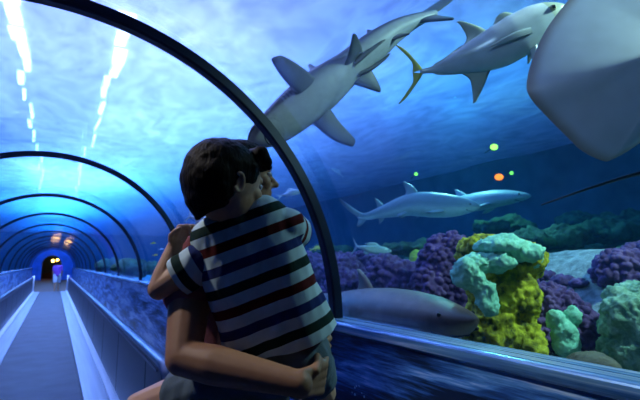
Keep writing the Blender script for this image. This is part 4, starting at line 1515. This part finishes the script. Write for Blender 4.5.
# bowl-cut hair
locks = []
for q in range(16):                       # nape
    a = -1.0 + q * 2.0 / 15
    th_ = PI + a * 1.15
    base_ = bh + (bfw * math.cos(th_) * 0.80 + bsd * math.sin(th_) * 0.74) * SB - bup * 0.30 * SB - bfw * 0.10 * SB
    tip_ = bh + (bfw * math.cos(th_) * 0.60 + bsd * math.sin(th_) * 0.58) * SB - bup * (1.12 - 0.40 * abs(a)) * SB - bfw * 0.02 * SB
    locks.append(([base_, (base_ + tip_) / 2 + (bfw * math.cos(th_) + bsd * math.sin(th_)) * 0.05 * SB, tip_], [0.19 * SB, 0.15 * SB, 0.05 * SB]))
for q in range(11):                       # fringe
    a = -0.8 + q * 0.16
    st_ = bh + bfw * 0.58 * SB + bup * 0.80 * SB + bsd * a * 0.72 * SB
    locks.append(([st_, st_ + bfw * 0.24 * SB - bup * 0.16 * SB, st_ + bfw * 0.32 * SB - bup * 0.36 * SB], [0.20 * SB, 0.14 * SB, 0.05 * SB]))
for q_ in (1, -1):                        # sideburns in front of the ears
    for k_ in range(3):
        st_ = bh + bsd * q_ * 0.72 * SB + bfw * (0.05 + 0.13 * k_) * SB + bup * 0.35 * SB
        locks.append(([st_, st_ - bup * (0.22 - 0.03 * k_) * SB + bfw * 0.05 * SB], [0.14 * SB, 0.05 * SB]))
hair_mesh(boy, [(bh - bfw * 0.14 * SB + bup * 0.25 * SB, (bfw * 1.00 * SB, bsd * 0.86 * SB, bup * 0.82 * SB)),
                (bh - bfw * 0.42 * SB - bup * 0.02 * SB, (bfw * 0.74 * SB, bsd * 0.86 * SB, bup * 0.80 * SB)),
                (bh - bfw * 0.40 * SB - bup * 0.40 * SB, (bfw * 0.52 * SB, bsd * 0.68 * SB, bup * 0.50 * SB))], locks, 0.0045, 2)
for q in (1, -1):
    ec = bh + bfw * 0.80 * SB - bup * 0.02 * SB + bsd * q * 0.30 * SB
    e_o = MB().ell(ec - boy.location, (bfw * 0.11 * SB, bsd * 0.13 * SB, bup * 0.085 * SB), 14, 10).build('eye', M['eye_white'], boy, True)
    MB().ell(ec + bfw * 0.075 * SB - boy.location, (bfw * 0.045 * SB, bsd * 0.065 * SB, bup * 0.065 * SB), 10, 8).build('iris', M['eye'], e_o, True)

# ---------------------------------------------------------------- far pedestrian walking away
pd = Vector((0.17, 28.9, 0))
ped = thing('person', pd, 'distant person in a purple top and pale shorts at the far end', 'person')
X_, Y_ = Vector((1, 0, 0)), Vector((0, 1, 0))
mb = MB()
hc = pd + Z * 1.55
face(mb, hc, Y_, Z, 0.10)
mb.capsule(pd + Z * 1.36, hc - Z * 0.06, 0.055, 0.05)
mb.chain([pd + Z * 1.28, pd + Z * 1.05, pd + Z * 0.9], [0.12, 0.11, 0.12])
for s_ in (1, -1):
    sh = pd + Z * 1.33 + X_ * s_ * 0.17
    mb.chain([sh, sh - Z * 0.27 + X_ * s_ * 0.05, sh - Z * 0.50 + X_ * s_ * 0.05 + Y_ * 0.08], [0.05, 0.04, 0.03])
    hand(mb, sh - Z * 0.50 + X_ * s_ * 0.05 + Y_ * 0.08, sh - Z * 0.55 + X_ * s_ * 0.05 + Y_ * 0.09, -Z, Y_, X_ * s_, 0.95, (0.2, 0.3, 0.3), 0.05, 1, 0.3)
    st_ = Y_ * 0.16 * s_
    mb.chain([pd + Z * 0.86 + X_ * s_ * 0.09, pd + Z * 0.46 + X_ * s_ * 0.09 + st_ * 0.6, pd + Z * 0.08 + X_ * s_ * 0.09 + st_], [0.085, 0.055, 0.036])
    mb.capsule(pd + Z * 0.045 + X_ * s_ * 0.09 + st_ - Y_ * 0.03, pd + Z * 0.042 + X_ * s_ * 0.09 + st_ + Y_ * 0.13, 0.04, 0.036)
child('body', mb, 0.012, M['skin_man'], ped, 3)
mb = MB()
mb.chain([pd + Z * 1.27, pd + Z * 1.05, pd + Z * 0.88], [0.135, 0.13, 0.14])
for s_ in (1, -1):
    sh = pd + Z * 1.33 + X_ * s_ * 0.16
    mb.chain([pd + Z * 1.30, sh, sh - Z * 0.20 + X_ * s_ * 0.04], [0.08, 0.065, 0.062])
    mb.chain([pd + Z * 1.25 + X_ * s_ * 0.07, pd + Z * 0.88 + X_ * s_ * 0.06], [0.11, 0.115])
child('top', mb, 0.014, cloth('purple_top', (0.20, 0.07, 0.42)), ped, 3)
mb = MB()
for s_ in (1, -1):
    mb.chain([pd + Z * 0.88 + X_ * s_ * 0.08, pd + Z * 0.52 + X_ * s_ * 0.095 + Y_ * 0.08 * s_], [0.115, 0.10])
child('shorts', mb, 0.014, cloth('pale_shorts', (0.42, 0.5, 0.6)), ped, 3)
hair_mesh(ped, [(hc - Y_ * 0.018 + Z * 0.022, (X_ * 0.086, Y_ * 0.10, Z * 0.095))], [([hc - Y_ * 0.06, hc - Y_ * 0.06 - Z * 0.07], [0.06, 0.05])], 0.012, 2)

# ================================================================== LIGHT
wd = bpy.data.worlds.new('world')
scn.world = wd
wd.use_nodes = True
bg = wd.node_tree.nodes['Background']
bg.inputs['Color'].default_value = (0.10, 0.25, 0.60, 1)
bg.inputs['Strength'].default_value = 0.03


def area(name, loc, target, size, power, color, sy=None):
    l = bpy.data.lights.new(name, 'AREA')
    l.energy = power
    l.color = color
    l.shape = 'RECTANGLE' if sy else 'SQUARE'
    l.size = size
    if sy:
        l.size_y = sy
    o = bpy.data.objects.new(name, l)
    COL.objects.link(o)
    o.location = loc
    d = Vector(target) - Vector(loc)
    o.rotation_euler = d.to_track_quat('-Z', 'Y').to_euler()
    return o


# roof of the hall over the pool
tag(MB().box((-8.3, Y0 - 0.3, 7.8), (10.7, Y1 + 0.3, 8.0)).build('ceiling', simple('hall_ceiling', (0.25, 0.28, 0.34), 0.9)), kind='structure')
# unseen area lights added over the pool to brighten water and tunnel
area('fill_near', (0.2, 5.6, 6.6), (0.4, 5.6, 0), 1.6, 700, (0.54, 0.46, 1.0), 4.0)
area('fill_mid', (2.1, 10.0, 6.9), (2.1, 10.0, 0), 2.4, 1850, (0.54, 0.49, 1.0), 7.0)
area('fill_inner', (0.6, 17.5, 6.8), (0.6, 17.5, 0), 2.4, 4600, (0.50, 0.50, 1.0), 6.0)
area('fill_far', (0.0, 27.0, 6.6), (0.0, 27.0, 0), 2.4, 6000, (0.42, 0.52, 1.0), 10.0)
area('fill_right', (5.0, 4.6, 6.8), (5.0, 4.6, 0), 1.5, 240, (0.10, 0.62, 1.0), 3.0)
area('fill_end', (0.0, 40.0, 6.6), (0.0, 40.0, 0), 1.6, 3200, (0.28, 0.48, 1.0), 12.0)
for nm_, loc_, tgt_, pw_, cone_, col_ in (('reef_spot', (3.5, -0.1, 4.2), (2.7, 2.3, 1.2), 1500, 1.5, (0.92, 1.0, 0.85)), ('reef_spot_far', (5.5, 5.0, 4.2), (4.6, 3.9, 1.3), 900, 1.5, (0.6, 1.0, 0.8)),
        ('fish_fill', (-1.4, -0.3, 4.2), (2.0, 1.9, 2.7), 330, 0.80, (0.88, 0.76, 1.0))):  # added unseen spot that brightens the ray, trevally and big shark
    l_ = bpy.data.lights.new(nm_, 'SPOT')
    l_.energy = pw_
    l_.color = col_
    l_.spot_size = cone_
    l_.spot_blend = 0.8
    l_.shadow_soft_size = 0.10
    o_ = bpy.data.objects.new(nm_, l_)
    COL.objects.link(o_)
    o_.location = loc_
    o_.rotation_euler = (Vector(tgt_) - Vector(loc_)).to_track_quat('-Z', 'Y').to_euler()
sp_l = bpy.data.lights.new('people_fill', 'SPOT')  # unseen spot added to put warm highlights on the two people
sp_l.energy = 7600
sp_l.color = (1.0, 0.62, 0.48)
sp_l.spot_size = 0.42
sp_l.spot_blend = 0.6
sp_l.shadow_soft_size = 0.12
so = bpy.data.objects.new('people_fill', sp_l)
COL.objects.link(so)
so.location = (-2.5, 2.9, 5.0)
so.rotation_euler = (Vector((0.40, 1.2, 1.42)) - so.location).to_track_quat('-Z', 'Y').to_euler()
pl = bpy.data.lights.new('foyer_light', 'POINT')
pl.energy = 60
pl.color = (1.0, 0.42, 0.12)
pl.shadow_soft_size = 0.2
po = bpy.data.objects.new('foyer_light', pl)
COL.objects.link(po)
po.location = (0.3, 50.8, 2.6)

# ------------------------------------------------------------------ view
scn.view_settings.view_transform = 'Standard'
scn.view_settings.look = 'None'
scn.view_settings.gamma = 1.0
scn.view_settings.use_curve_mapping = False
scn.view_settings.exposure = -1.0
cy_ = scn.cycles
cy_.max_bounces = 8
cy_.diffuse_bounces = 3
cy_.glossy_bounces = 3
cy_.volume_bounces = 1
cy_.transparent_max_bounces = 24
cy_.use_denoising = True
cy_.caustics_reflective = False
cy_.caustics_refractive = False
